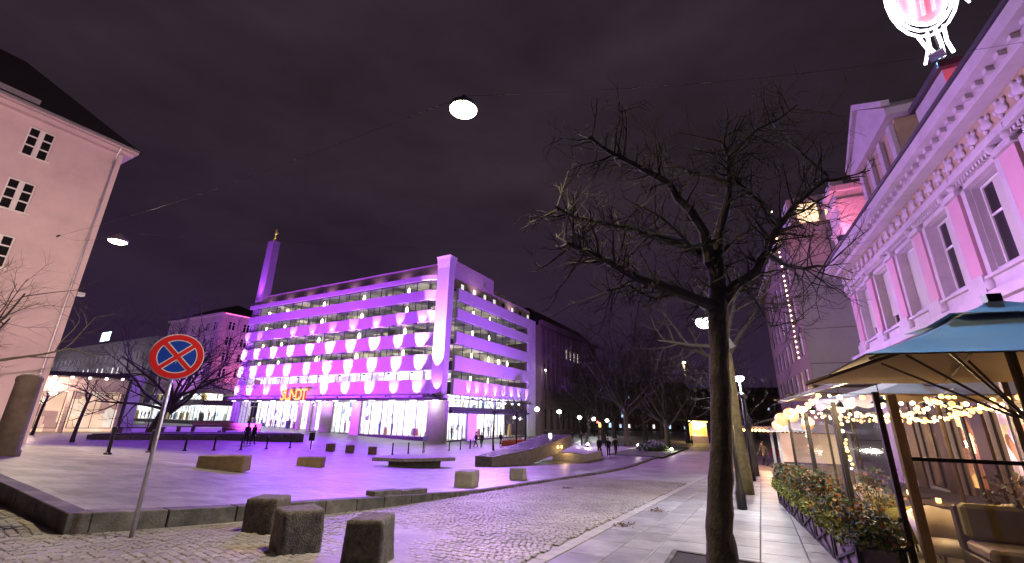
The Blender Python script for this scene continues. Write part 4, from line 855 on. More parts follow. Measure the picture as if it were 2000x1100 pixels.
# low slab bench on a recessed foot
q = G(805, 912); q.z = surf(q.x, q.y); bn = thing('slab_bench', 'wide low granite slab bench on recessed foot on the square', 'bench', q, RZ29 + R(-48))
MB().add([(-2.7, -.1, .40), (-.6, -1.1, .40), (2.9, -.4, .40), (2.6, 1.2, .40), (-1.8, 1.5, .40), (-2.7, -.1, .62), (-.6, -1.1, .62), (2.9, -.4, .62), (2.6, 1.2, .62), (-1.8, 1.5, .62)], [(4, 3, 2, 1, 0), (5, 6, 7, 8, 9)] + [(k, (k + 1) % 5, 5 + (k + 1) % 5, 5 + k) for k in range(5)]).build('slab', m_gran2, bn, bevel=.02)
MB().box(-1.6, 1.9, -.25, .95, -.05, .398).build('foot', m_kerb, bn)
# granite and glass fountain wedge
q = G(947, 911); sl = G(1068, 880)
q.z = gz(q.x, q.y) + .1; ft = thing('fountain_sculpture', 'long tilted granite fountain wedge with wet shiny top', 'fountain', q, RZ29)
m_wet = mat('wet_polished_granite', (.20, .19, .19), .12, var=.2, scale=2, bump=.25, bscale=5, spec=.8)
def wedge(secs, m, name, par):
    a = MB()
    for (x, y0, y1, zb, zt) in secs: pass
    vs = [c for (x, y0, y1, zb, zt) in secs for c in ((x, y0, zb), (x, y1, zb), (x, y1, zt), (x, y0, zt))]
    fs = [(0, 1, 2, 3), tuple(4 * (len(secs) - 1) + k for k in (3, 2, 1, 0))]
    for i in range(len(secs) - 1):
        for k in range(4): fs.append((4 * i + k, 4 * i + (k + 1) % 4, 4 * i + 4 + (k + 1) % 4, 4 * i + 4 + k))
    a.add(vs, fs); return a.build(name, m, par, bevel=.02)
wedge([(0, -.6, .9, -.1, .66), (4.2, -1.5, .9, -.1, .98), (7.2, -2.2, .5, .35, 1.45), (10.5, -2.8, .0, 1.05, 2.0)], mat('grey_brown_granite', (.19, .175, .15), .6, var=.3, scale=3, bump=.3), 'granite_wedge', ft)
MB().add([(.1, -.5, .675), (.1, .8, .675), (4.2, .8, .99), (4.2, -1.4, .99), (7.2, .4, 1.46), (7.2, -2.1, 1.46), (10.4, -.1, 2.0), (10.4, -2.7, 2.0)], [(0, 1, 2, 3), (3, 2, 4, 5), (5, 4, 6, 7)]).build('water_film', m_wet, ft)
MB().box(8.6, 13.5, -4.6, -1.6, -.1, .55).build('support_block', m_gran2, ft, bevel=.03)
for (x, y) in ((7.9, -2.42), (8.5, -2.53)): MB().box(x, x + .22, y - .03, y + .02, .95, 1.15).build('inset_lamp', glow('amber_inset', (1, .55, .12), 6), ft)
MB().ball((9.6, -1.0, 1.95), .16, 8).build('spot_lamp', glow('white_spot', (1, .97, .9), 10), ft, smooth=True)
light('POINT', 'inset_glow', (8.2, -3.0, .9), 40, (1, .6, .25), ft, None, .1)
# bollards
bol = [(210, 888), (290, 884), (360, 881), (417, 880), (470, 879), (520, 877), (566, 875), (766, 888), (797, 886), (826, 884), (877, 880), (899, 878), (918, 876)]
bm1 = MB().lathe([(.06, -.1), (.06, .86), (.075, .88), (.075, .96), (.05, 1.0), (.01, 1.01)], 10).mesh('post', m_dark, True); bm2 = MB().lathe([(.13, 0), (.13, .05), (.07, .08)], 10).mesh('foot_ring', m_dark, True)
words = ['first', 'second', 'third', 'fourth', 'fifth', 'sixth', 'seventh', 'eighth', 'ninth', 'tenth', 'eleventh', 'twelfth', 'thirteenth']
for i, (px, py) in enumerate(bol):
    q = G(px, py); q.z = surf(q.x, q.y); t = thing('bollard', 'thin dark bollard on the square, %s from the left of its row' % words[i], 'bollard', q, 0, 'dark bollards across the square'); obj('post', bm1, t); obj('foot_ring', bm2, t)
q = G(606, 878); q.z = surf(q.x, q.y); t = thing('litter_bin', 'dark litter bin on a post at the end of the bollard row', 'bin', q, .3)
MB().tube([(0, 0, 0), (0, 0, .9)], .045, 8).build('post', m_dark, t); a = MB(); a.box(-.24, .24, -.2, .2, .75, 1.45); a.build('bin_body', m_dark, t, bevel=.03); MB().box(-.28, .28, -.24, .24, 1.5, 1.56).build('lid', m_dark, t)
q = G(829, 884); t = thing('info_post', 'small pale blue notice on a post before the store', 'sign', q, RZ29 + R(-90)); MB().tube([(0, 0, 0), (0, 0, 1.1)], .03, 8).build('post', m_dark, t); MB().box(-.3, .3, -.03, .03, 1.1, 1.55).build('notice_board', mat('pale_blue_board', (.45, .6, .75), .4, var=.05, bump=0), t)
# raised dark planting bed with benches
q0, q1 = G(168, 858), G(592, 864); md = (q0 + q1) / 2; md.z = surf(md.x, md.y); v = q1 - q0; ln = v.length; rz = math.atan2(v.y, v.x)
bed = thing('raised_bed', 'long low dark raised bed across the square under the bare tree', 'planting bed', md, rz)
a = MB(); pts = []
n = 24; top = []
poly = [(-ln / 2, 0), (-ln / 2 + 2, -1.2), (-ln / 4, -1.8), (ln / 4, -1.8), (ln / 2 - 2, -1.0), (ln / 2, .3), (ln / 4, 4.5), (-ln / 4, 5.0), (-ln / 2 + 3, 3.5)]
a.prism(poly, -1.2, .42); a.build('bed_wall', m_kerb, bed)
a.v = []; a = MB(); a.prism([(x * .97, y * .9 + .15) for x, y in poly], .424, .50); a.build('soil', mat('dark_soil', (.03, .025, .02), .95, var=.4, scale=4, bump=.8), bed)
for i, (px, py, w_, lab) in enumerate(((275, 846, 4.6, 'long dark bench at the left end of the raised bed'), (362, 843, 2.2, 'short dark bench beside the tree trunk'), (470, 846, 4.4, 'low wall seat behind the standing couple'), (415, 838, 5.5, 'pale low wall left of the standing couple'))):
    q = G(px, py); q.z = surf(q.x, q.y); t = thing('plaza_bench', lab, 'bench', q, rz, 'benches around the raised bed')
    a = MB(); a.box(-w_ / 2, w_ / 2, -.3, .3, .55, .68); a.build('seat', m_kerb if i < 2 else m_bst, t, bevel=.02)
    for x in (-w_ / 2 + .3, w_ / 2 - .3): MB().box(x - .2, x + .2, -.25, .25, -.1, .548).build('leg', m_kerb, t)
    if i > 1: MB().box(-w_ / 2, w_ / 2, .302, .42, .3, 1.2).build('backrest', m_bst, t)
# advertising column
q = G(6, 890); q.z = surf(q.x, q.y); t = thing('advertising_column', 'mossy stone coloured round column at the left edge', 'column', q)
MB().lathe([(.34, -.1), (.34, .12), (.30, .16), (.28, 2.05), (.30, 2.1), (.29, 2.2), (.2, 2.28), (.04, 2.3)], 24).build('shaft', mat('mossy_concrete', (.10, .09, .055), .85, var=.35, scale=2.5, bump=.4), t, smooth=True)
# parked car by the shop pavilion
q = G(118, 842); q.z = surf(q.x, q.y); t = thing('parked_car', 'small dark car parked in front of the lit shop pavilion', 'car', q, R(20))
prof = [(-2.1, .35), (-2.15, .75), (-1.9, .95), (-1.2, 1.0), (-.6, 1.42), (.8, 1.45), (1.5, 1.0), (2.0, .85), (2.1, .4)]
a = MB(); a.add([(x, y, z) for y in (-.82, .82) for x, z in prof], [tuple(range(9)), tuple(range(17, 8, -1))] + [(k, (k + 1) % 9, 9 + (k + 1) % 9, 9 + k) for k in range(9)]); a.build('body', mat('dark_car_paint', (.03, .02, .03), .25, metal=.3, var=.05, bump=0), t, bevel=.05)
for sy in (-.83, .83): MB().quad((-1.0, sy * 1.005, 1.02), (1.3, sy * 1.005, 1.02), (.75, sy * 1.005, 1.38), (-.55, sy * 1.005, 1.38)).build('side_window', m_dglass, t)
for x in (-1.3, 1.3):
    for y in (-.78, .78): MB().lathe([(.2, -.1), (.33, -.1), (.33, .1), (.2, .1)], 14, f=lambda a_, b_, c_, x=x, y=y: (x + a_, y + c_, .33 + b_)).build('wheel', m_black, t, smooth=True)

# ================================================================== LAMPS
def span_lamp(label, pos, power, r=.33, ends=(), ang=150):
    t = thing('wire_lamp', label, 'lamp', pos, 0, 'lamps hung over the square')
    MB().lathe([(.06, .42), (.10, .32), (r * .95, .12), (r, .02), (r * .98, 0)], 20).build('shade', m_fix, t, smooth=True)
    MB().lathe([(.02, -.10), (r * .6, -.075), (r * .93, -.005), (r * .93, .0)], 20).build('diffuser', glow('lamp_diffuser', (1.0, .96, .62), 26), t, smooth=True)
    for e in ends:
        v = Vector(e) - Vector(pos); pts = [Vector((0, 0, .42)).lerp(v, k / 8) + Vector((0, 0, -.35 * math.sin(math.pi * k / 8))) for k in range(9)]; MB().tube(pts, .0045, 4).build('cable', m_black, t)
    light('SPOT', 'lamp_light', (0, 0, -.16), power, WARM, t, (0, 0, -3), .3, 128, .6); light('POINT', 'lamp_spill', (0, 0, -.30), power * .22, WARM, t, None, .16)
    return t
hook = LBo + Vector((0, 0, 0)); hk = Matrix.Rotation(R(62), 3, 'Z') @ Vector((-1.6, -.3, 11.4)) + LBo
pA = AT(905, 215, 8.8); pB = AT(230, 472, 17.8)
span_lamp('large bright wire hung lamp high above the cobbles', pA, 2600, .36, (hk, W(13, 8.6, 10.9)))
span_lamp('smaller wire hung lamp beside the pink rendered building', pB, 5200, .36, (hk, W(30, 8.6, 11.2)))
m_ball = glow('street_lamp_glass', (.92, .96, 1.0), 30)
def post_lamp(label, base, h, power, arm=None, group='white post lamps', r=.17, colr=COOL, mat_=None):
    t = thing('street_lamp', label, 'street lamp', base, 0, group)
    MB().lathe([(.14, -.1), (.14, .5), (.09, .6), (.06, 1.2), (.045, h - .25)], 10).build('post', m_dark, t, smooth=True)
    top = Vector((0, 0, h))
    if arm: MB().tube([(0, 0, h - .3), (arm[0] * .5, arm[1] * .5, h + .12), (arm[0], arm[1], h + .16)], .03, 6).build('arm', m_dark, t); top = Vector((arm[0], arm[1], h))
    MB().lathe([(.04, .22), (r * 1.25, .12), (r * 1.3, .09), (r, .06)], 14, c=top).build('cap', m_dark, t, smooth=True)
    MB().ball(top + Vector((0, 0, -.03)), r, 12, (1, 1, .75)).build('globe', mat_ or m_ball, t, smooth=True)
    if power: light('POINT', 'lamp_light', tuple(top + Vector((0, 0, -.25))), power, colr, t, None, .15)
    return t
b1 = W(15.5, -.72, None, (r29, l29)); tgt = AT(1375, 628, b1.y); post_lamp('bright street lamp half hidden behind the foreground trunk', b1, tgt.z - b1.z, 1350, (tgt.x - b1.x, 0), r=.27)
b2 = W(28.5, -.6, None, (r29, l29)); tgt = AT(1443, 738, b2.y); post_lamp('second street lamp down the right pavement behind the trunk', b2, tgt.z - b2.z, 2200, (tgt.x - b2.x, 0), r=.27)
nm = ['first lamp of the white row starting beside the store', 'second lamp of the white row beyond the store', 'third lamp of the white row beyond the store', 'fourth lamp of the white row, over a red light', 'fifth and farthest lamp of the white row']
for i, (px, py, bx, by) in enumerate(((1048, 799, 1049, 862), (1092, 804, 1093, 860), (1132, 815, 1133, 856), (1160, 818, 1161, 853), (1186, 821, 1187, 852))):
    q = G(bx, by); h = AT(px, py, q.y).z - q.z; post_lamp(nm[i], q, h, 2200 if i < 3 else 1400, r=.40)
q = G(1352, 866); h = AT(1352, 708, q.y).z - q.z; post_lamp('tall warm lamp among the park trees', q, h, 3200, r=.3, colr=WARM, mat_=glow('warm_lamp_glass', (1, .9, .6), 16))
q = C + r29 * 32 + l29 * -1.4; q.z = gz(q.x, q.y); h = AT(1042, 722, q.y).z - q.z; post_lamp('tall lamp at the gap between store and dark building', q, h, 150, r=.2, mat_=glow('peach_lamp_glass', (1, .85, .75), 18))
q = G(292, 846); h = AT(291, 722, q.y).z - q.z; post_lamp('single small white lamp left of the no stopping sign', q + Vector((-.8, .5, 0)), h, 80, r=.26)
for lab, yy in (('added tall pale lamp in front of the grey office block, left', 150), ('added tall pale lamp in front of the grey office block, right', 112)):  # lamps added to brighten the grey block
    q = C + r29 * -13 + l29 * yy; q.z = surf(q.x, q.y); post_lamp(lab, q, 9, 9000, r=.2, colr=(.92, .78, 1), group='added lamps before the grey block')
# added floodlights: unseen mast for the pink wall, post brackets for the ornate front
def mast(label, base, h, floods):
    t = thing('added_light_mast', label, 'light mast', base, 0, 'added light masts behind the viewpoint'); MB().lathe([(.16, -.1), (.12, .6), (.07, h)], 10).build('pole', m_dark, t, smooth=True)
    for (to, pw, ang, colr) in floods: flood(t, (0, 0, h + .1), tuple(Vector(to) - Vector(base)), pw, ang, colr, size=.25)
mast('added unseen floodlight mast behind the viewpoint', Vector((4, -3.5, gz(4, -3.5))), 6.5, [((-30, 20.5, 10.5), 27000, 46, (1, .56, .64))])
for (s_, hh, pws) in ((15.6, 5.0, (2900, 850)), (28.4, 4.6, (2000, 650))):  # violet and pink floods added to light the ornate front
    q = W(s_, -.75, None, (r29, l29)); t = thing('added_violet_flood', 'added violet floodlight bracket on the %s street lamp post' % ('nearer' if s_ < 20 else 'farther'), 'floodlight', q + Vector((.07, 0, 0)), 0, 'added violet floods on the lamp posts')
    MB().box(-.03, .25, -.04, .04, hh - .05, hh + .05).build('bracket', m_dark, t)
    for k, (ds, dz, colr) in enumerate(((2.5, 8.8, (.46, .20, 1)), (4.0, 8.0, (1, .34, .74)))):
        flood(t, (.35, .2 * k, hh), tuple(W(s_ + ds, 9, dz) - q), pws[k], 92, colr, size=.2)
# ================================================================== TERRACE ON THE RIGHT
m_pbox = mat('planter_board', (.20, .15, .17), .7, var=.2, scale=4, bump=.2); m_pfr = mat('planter_frame', (.02, .018, .018), .6, var=.1, bump=.1)
leafm = [mat('leaf_green', (.07, .11, .04), .6, var=.4, scale=12, bump=0), mat('leaf_olive', (.24, .27, .05), .6, var=.4, scale=12, bump=0), mat('leaf_russet', (.26, .12, .05), .7, var=.4, scale=12, bump=0), mat('leaf_blue_green', (.045, .085, .065), .6, var=.3, scale=12, bump=0)]
def foliage(n, box, size, rn, mi=None, droop=.0):
    a = MB()
    for _ in range(n):
        c = Vector((rn.uniform(*box[0]), rn.uniform(*box[1]), 0)); c.z = box[2][0] + (box[2][1] - box[2][0]) * rn.random() ** 1.3
        d = Vector((rn.gauss(0, 1), rn.gauss(0, 1), rn.gauss(.3, .7))).normalized(); o = d.orthogonal().normalized(); o.rotate(Matrix.Rotation(rn.uniform(0, 6.3), 3, d)); l_ = size * rn.uniform(.6, 1.5); w_ = l_ * rn.uniform(.28, .5)
        k = rn.choice(mi) if mi else rn.randint(0, 3); tip = c + d * l_; md_ = c + d * l_ * .5 + Vector((0, 0, .15 * l_))
        a.add([c, md_ + o * w_, tip, md_ - o * w_], [(0, 1, 2), (0, 2, 3)], k)
    return a
pn = ['nearest dark planter box with X braces and trailing plants at the terrace', 'second planter box along the terrace with yellow green trailing leaves', 'third planter box with russet shrubs along the terrace', 'fourth planter box with blue green shrubs along the terrace', 'fifth planter box along the far part of the terrace', 'sixth and farthest planter box of the terrace row']
for i in range(6):
    s0 = 7.9 + i * 1.72; q = W(s0 + .8, 1.72); t = thing('planter', pn[i], 'planter', q, RZ25, 'planter boxes along the terrace')
    LX, LY, HH = .8, .27, .58
    MB().box(-LX + .04, LX - .04, -LY + .03, LY - .03, -.06, HH - .05).build('box', m_pbox, t)
    fr_ = MB()
    for x in (-LX, LX - .07):
        for y in (-LY, LY - .07): fr_.box(x, x + .07, y, y + .07, -.08, HH)
    for z in (.0, HH - .07):
        fr_.box(-LX + .07, LX - .07, LY - .06, LY - .002, z, z + .07); fr_.box(-LX + .07, LX - .07, -LY + .002, -LY + .06, z, z + .07)
    fr_.build('frame', m_pfr, t)
    for sgn in (1, -1):
        a = MB(); a.tube([(-LX + .08, LY - .012, .06 if sgn > 0 else HH - .08), (LX - .08, LY - .012, HH - .08 if sgn > 0 else .06)], .028, 4); a.build('brace', m_pfr, t)
    rn = random.Random(70 + i); a = foliage(1100, ((-LX, LX), (-.3, .40), (HH - .10, HH + .20)), .065, rn, [1, 1, 1, 0]); a.build('trailing_leaves', leafm, t)
    tall = .65 if i > 1 else .32
    a = foliage(1500 if i > 1 else 700, ((-LX, LX), (-.3, .3), (HH, HH + tall)), .075, rn, [2, 0, 3] if i % 2 == 0 else [3, 0, 2, 3])
    for _ in range(16): a.tube([(rn.uniform(-LX, LX), rn.uniform(-.2, .2), HH - .1), (rn.uniform(-LX, LX), rn.uniform(-.3, .3), HH + tall)], [.008, .003], 3, mi=2)
    a.build('shrub_leaves', leafm, t)
    if i in (2, 4): 
        MB().lathe([(.02, 0), (.2, .04), (.22, .16), (.02, .2)], 10, c=(-.3, .05, HH)).build('pot_rim', m_pbox, t)
# parasol
ps = W(7.3, 3.3); pz = ps.z
par = thing('parasol', 'large square parasol with blue light painted on its outer canvas and brown underside over the terrace', 'parasol', ps, RZ25)
m_teal = mat('blue_lit_canvas', (.28, .44, .55), .7, var=.08, scale=1.5, bump=.1, bscale=60); m_brn = mat('brown_canvas_lining', (.36, .26, .16), .85, var=.08, scale=1.5, bump=.1, bscale=60); m_wood = mat('dark_wood', (.055, .035, .022), .6, var=.3, scale=6, bump=.15)  # blue light on the parasol top is put into the canvas colour
hw = 1.9; zr, za = 2.42 - pz, 3.02 - pz
def canopy_pts(hw_, zr_, za_, hin, n=6):
    rings = []
    for k in range(n + 1):
        t_ = k / n; h_ = hw_ + (hin - hw_) * t_; z_ = zr_ + (za_ - zr_) * t_ - .05 * math.sin(math.pi * t_); ring = []
        for (x, y) in ((-1, -1), (0, -1), (1, -1), (1, 0), (1, 1), (0, 1), (-1, 1), (-1, 0)):
            e_ = 1 if x and y else .985; ring.append((x * h_ * e_, y * h_ * e_, z_ + (.0 if x and y else -.03 * (1 - t_))))
        rings.append(ring)
    return rings
for nm_, m_, dz in (('canopy', m_teal, .0), ('lining', m_brn, -.015)):
    rg = canopy_pts(hw, zr + dz, za + dz, .5); a = MB(); a.add([p_ for r_ in rg for p_ in r_], [(i * 8 + k, i * 8 + (k + 1) % 8, (i + 1) * 8 + (k + 1) % 8, (i + 1) * 8 + k) for i in range(6) for k in range(8)]); a.build(nm_, m_, par)
a = MB(); rg = canopy_pts(.72, za - .02, za + .24, .03, 3); a.add([p_ for r_ in rg for p_ in r_], [(i * 8 + k, i * 8 + (k + 1) % 8, (i + 1) * 8 + (k + 1) % 8, (i + 1) * 8 + k) for i in range(3) for k in range(8)]); a.build('vent_cap', m_teal, par)
MB().box(-.07, .07, -.07, .07, za + .22, za + .32).build('finial', m_dark, par)
MB().tube([(0, 0, 0), (0, 0, za + .2)], .05, 10).build('pole', m_wood, par, smooth=True); MB().box(-.4, .4, -.4, .4, 0, .1).build('base', m_kerb, par)
MB().lathe([(.1, 0), (.1, .15)], 10, c=(0, 0, zr - .65)).build('runner', m_dark, par)
for (x, y) in ((-1, -1), (0, -1), (1, -1), (1, 0), (1, 1), (0, 1), (-1, 1), (-1, 0)):
    MB().tube([(x * .06, y * .06, za - .03), (x * hw * .98, y * hw * .98, zr - .045)], .018, 5).build('rib', m_wood, par); MB().tube([(x * .08, y * .08, zr - .58), (x * hw * .52, y * hw * .52, zr + .2)], .016, 5).build('strut', m_wood, par)
q = W(13.5, 4.6); p2 = thing('parasol', 'pale sagging parasol farther back on the terrace', 'parasol', q, RZ25 + .1)
m_crm = mat('cream_canvas', (.55, .50, .44), .8, var=.1, scale=1.5, bump=.1)
for dz, m_ in ((0, m_crm), (-.015, m_brn)):
    rg = canopy_pts(1.9, 2.35 - q.z + dz, 3.0 - q.z + dz, .05); a = MB(); a.add([p_ for r_ in rg for p_ in r_], [(i * 8 + k, i * 8 + (k + 1) % 8, (i + 1) * 8 + (k + 1) % 8, (i + 1) * 8 + k) for i in range(6) for k in range(8)]); a.build('canopy' if dz == 0 else 'lining', m_, p2)
MB().tube([(0, 0, 0), (0, 0, 3.05 - q.z)], .05, 8).build('pole', m_wood, p2); MB().box(-.4, .4, -.4, .4, 0, .1).build('base', m_kerb, p2)
for y in (-1.9, 1.9):
    a = MB(); a.add([(x, y, z + 2.33 - q.z - (.08 * abs(math.sin(x * 3)) if k == 1 else 0)) for x in rng(-1.9, 1.9, .3) for k, z in ((0, 0), (1, -.2))], [(2 * i, 2 * i + 1, 2 * i + 3, 2 * i + 2) for i in range(len(rng(-1.9, 1.9, .3)) - 1)]); a.build('valance', m_crm, p2)
# glass wind screens with posts
m_scr = glass('screen_glass', (.86, .86, .84), .06, .06)
sn = ['clear wind screen behind the nearest planters', 'clear wind screen behind the middle planters', 'clear wind screen behind the far planters']
for i, (s0, s1) in enumerate(((8.15, 11.0), (11.1, 14.4), (14.5, 18.0))):
    q = W(s0, 2.12); t = thing('wind_screen', sn[i], 'wind screen', q, RZ25, 'glass wind screens of the terrace'); l_ = s1 - s0
    MB().box(0, .07, -.035, .035, -.1, 2.55).build('post', m_wood if i == 0 else m_black, t); MB().box(l_ - .07, l_, -.035, .035, -.3, 2.5).build('post', m_black, t)
    MB().box(.075, l_ - .075, -.02, .02, .52, .57).build('rail', m_black, t); a = MB(); a.quad((.07, 0, .58), (l_ - .07, 0, .58), (l_ - .07, 0, 2.2), (.07, 0, 2.2)); a.build('pane', m_scr, t)
q = W(8.1, 2.2); t = thing('wind_screen', 'end wind screen of the terrace facing the camera at right', 'wind screen', q, RZ25 - R(90), 'glass wind screens of the terrace')
MB().box(.02, .12, -.05, .05, -.1, 2.5).build('post', mat('lit_oak', (.38, .24, .10), .5, var=.25, scale=5, bump=.1), t); MB().box(2.9, 3.0, -.05, .05, -.1, 2.5).build('post', MATS['lit_oak'], t)
a = MB(); a.quad((.12, 0, .1), (2.9, 0, .1), (2.9, 0, 1.62), (.12, 0, 1.62)); a.build('pane', glass('reflective_screen', (.8, .74, .62), .34, .10), t); MB().box(.12, 2.9, -.02, .02, 1.62, 1.67).build('rail', m_black, t); MB().box(.12, 2.9, -.02, .02, .04, .1).build('rail', m_black, t)
# seating
m_olv = mat('olive_velvet', (.24, .22, .06), .85, var=.12, scale=5, bump=.15); m_cre = mat('cream_leather', (.52, .45, .36), .5, var=.08, scale=4, bump=.08); m_beg = mat('beige_cushion', (.42, .34, .22), .85, var=.1, scale=3, bump=.15)
def armchair(label, loc, rz, m, w_=.72):
    t = thing('armchair', label, 'armchair', loc, rz, 'terrace armchairs'); a = MB()
    n = 14; vs = []                                     # curved shell back
    for k in range(n + 1):
        an = R(-115 + 230 * k / n); hh = .88 - .18 * abs(an) / R(115)
        for rr, z in ((.30, .25), (.37, hh), (.31, hh), (.26, .27)): vs.append((-math.cos(an) * rr * w_ / .72, math.sin(an) * rr * w_ / .72, z))
    a.add(vs, [(4 * k + j, 4 * k + (j + 1) % 4, 4 * k + 4 + (j + 1) % 4, 4 * k + 4 + j) for k in range(n) for j in range(4)] + [(0, 1, 2, 3), tuple(4 * n + j for j in (3, 2, 1, 0))]); a.build('shell_back', m, t, smooth=True)
    MB().lathe([(.02, .28), (.30, .28), (.33, .34), (.31, .44), (.02, .47)], 18).build('seat', m, t, smooth=True)
    for x in (-.2, .2):
        for y in (-.2, .2): MB().tube([(x, y, .29), (x * 1.25, y * 1.25, 0)], [.022, .014], 6).build('leg', m_wood, t)
    return t
armchair('olive velvet tub chair behind the middle planter', W(10.9, 2.85), RZ25 + R(20), m_olv, .86); armchair('cream tub chair facing the street behind the near planter', W(9.6, 3.0), RZ25 + R(185), m_cre, .9)
armchair('cream tub chair deeper in the terrace', W(11.4, 4.3), RZ25 + R(120), m_cre); armchair('olive tub chair farther along the terrace', W(13.6, 3.2), RZ25 + R(60), m_olv); armchair('cream tub chair far along the terrace', W(15.3, 3.4), RZ25 + R(200), m_cre)
def table(label, loc, rz, cand=True):
    t = thing('cafe_table', label, 'table', loc, rz, 'terrace tables'); MB().lathe([(.02, .70), (.40, .70), (.40, .735), (.02, .738)], 20).build('table_top', m_wood, t); MB().tube([(0, 0, .03), (0, 0, .70)], .035, 8).build('column', m_dark, t); MB().lathe([(.24, 0), (.24, .02), (.05, .05)], 16).build('foot', m_dark, t)
    return t
table('small round dark table by the cream chair', W(10.2, 3.75), 0); table('small round dark table at mid terrace', W(12.6, 3.9), 0); table('small round dark table at the far terrace', W(14.6, 4.0), 0)
m_can = glow('candle_glass', (1, .55, .18), 6)
for lab, s_, p_ in (('glowing candle glass on the table by the cream chair', 10.2, 3.75), ('glowing candle glass on the mid terrace table', 12.6, 3.9), ('glowing candle glass on the far terrace table', 14.6, 4.0)):
    q = W(s_, p_); q.z += .74; t = thing('candle', lab, 'candle', q, 0, 'table candles'); MB().lathe([(.03, 0), (.045, .01), (.045, .09), (.04, .09)], 10).build('glass_cup', m_can, t, smooth=True); MB().lathe([(.03, .01), (.03, .05)], 8).build('wax', m_swh, t)
so = thing('sofa', 'long beige cushioned sofa behind the end wind screen', 'sofa', W(8.9, 4.3), RZ25 + R(-90))
MB().box(-1.3, 1.6, -.4, .4, .12, .36).build('frame', m_wood, so, bevel=.02); MB().box(-1.3, 1.6, .30, .46, .36, .95).build('back_frame', m_wood, so, bevel=.02)
for k in range(3): MB().box(-1.28 + k * .96, -.36 + k * .96, -.40, .26, .365, .52).build('seat_cushion', m_beg, so, bevel=.04); MB().box(-1.28 + k * .96, -.36 + k * .96, .10, .295, .54, 1.0).build('back_cushion', m_olv, so, bevel=.05)
for x in (-1.25, 1.5):
    for y in (-.35, .3): MB().box(x, x + .06, y, y + .06, 0, .12).build('leg', m_wood, so)
for i, (s_, p_, lab) in enumerate(((11.9, 2.7, 'dark bare shrub in a pot behind the middle wind screen'), (9.3, 3.9, 'dark bushy pot plant beside the sofa'))):
    q = W(s_, p_); t = thing('pot_plant', lab, 'plant', q, 0, 'pot plants on the terrace'); MB().lathe([(.16, 0), (.22, .38), (.24, .40), (.2, .40)], 14).build('pot', m_kerb, t, smooth=True); rn = random.Random(90 + i); a = MB()
    for k in range(10): twiggy(a, (0, 0, .36), (rn.gauss(0, .5), rn.gauss(0, .5), 1), rn.uniform(.6, 1.0), .012, 2, rn)
    a.build('stems', m_twig, t); foliage(420, ((-.4, .4), (-.4, .4), (.6, 1.4)), .06, rn, [0, 3, 2]).build('leaves', leafm, t)
# strings of bulbs and lanterns
mb_y = glow('bulb_yellow', (1, .58, .16), 3.6); mb_o = glow('bulb_orange', (1, .34, .07), 3.2); mb_w = glow('bulb_white', (1, .85, .62), 4.5)
bulbs = [MB().ball((0, 0, 0), r_, 8).mesh('bulb', m_, True) for r_, m_ in ((.030, mb_y), (.034, mb_o), (.030, mb_w))]
def string(label, a, b, n, sag, big=1.0, seed=0):
    rn = random.Random(seed); t = thing('string_lights', label, 'string lights', a, 0, 'strings of bulbs over the terrace'); v = Vector(b) - Vector(a); f_ = lambda k: v * k + Vector((0, 0, -sag * math.sin(math.pi * k)))
    MB().tube([f_(k / 16) for k in range(17)], .006, 4).build('cable', m_black, t)
    for k in range(n):
        o = obj('bulb', bulbs[rn.choice((0, 0, 1, 2))], t, f_((k + .5) / n) + Vector((rn.uniform(-.03, .03), 0, -.04 - rn.uniform(0, .10)))); s_ = big * rn.uniform(.8, 1.3); o.scale = (s_, s_, s_)
for i, (a, b, n, sg_, lab) in enumerate((((9.3, 1.6, 2.28), (18, 2.2, 2.2), 26, .12, 'string of bulbs along the street side of the terrace'), ((9.2, 3.4, 2.3), (18, 4.0, 2.15), 22, .2, 'string of bulbs through the middle of the terrace'), ((9.2, 5.2, 2.3), (20, 6.6, 2.5), 22, .2, 'string of bulbs deep inside the terrace'), ((9.15, 1.5, 2.25), (9.15, 5.1, 2.25), 14, .06, 'string of bulbs across the rear parasol edge'), ((14, 2.2, 2.0), (14.5, 6, 2.3), 14, .25, 'string of bulbs crossing the far terrace'), ((11.5, 2.3, 2.15), (11.9, 2.4, .9), 10, .05, 'short string of bulbs hanging down in the terrace'), ((10.2, 4.4, 2.25), (19, 5.2, 2.2), 24, .3, 'sagging string of bulbs above the terrace tables'), ((16.5, 2.3, 2.3), (26, 2.6, 2.1), 30, .2, 'string of bulbs running on past the last planter'), ((12.6, 2.2, 2.2), (13.0, 5.4, 2.25), 16, .3, 'string of bulbs crossing above the mid terrace table'), ((16.2, 2.3, 2.15), (16.5, 2.4, .8), 12, .03, 'string of bulbs hanging down at the far wind screen'), ((19.0, 3.0, 2.2), (19.4, 6.4, 2.3), 18, .3, 'string of bulbs crossing under the orange lanterns'))):
    string(lab, W(*a), W(*b), int(n * 1.7), sg_, 1.1, i)
lan = [((19.5, 2.4, 2.0), .26), ((18.2, 2.7, 1.75), .19), ((21.5, 2.3, 1.85), .26), ((23.5, 2.3, 1.6), .22), ((20.4, 3.0, 1.65), .2)]
ln_l = ['largest orange globe lantern hanging at the far terrace', 'orange globe lantern below the largest one', 'orange globe lantern left of the largest one', 'leftmost orange globe lantern of the terrace', 'small orange globe lantern among the bulbs']
rail = thing('lantern_cable', 'thin cable carrying the orange globe lanterns', 'cable', W(17, 2.4, 2.6)); MB().tube([Vector((0, 0, 0)), W(26, 2.4, 2.5) - W(17, 2.4, 2.6)], .008, 4).build('cable', m_black, rail)
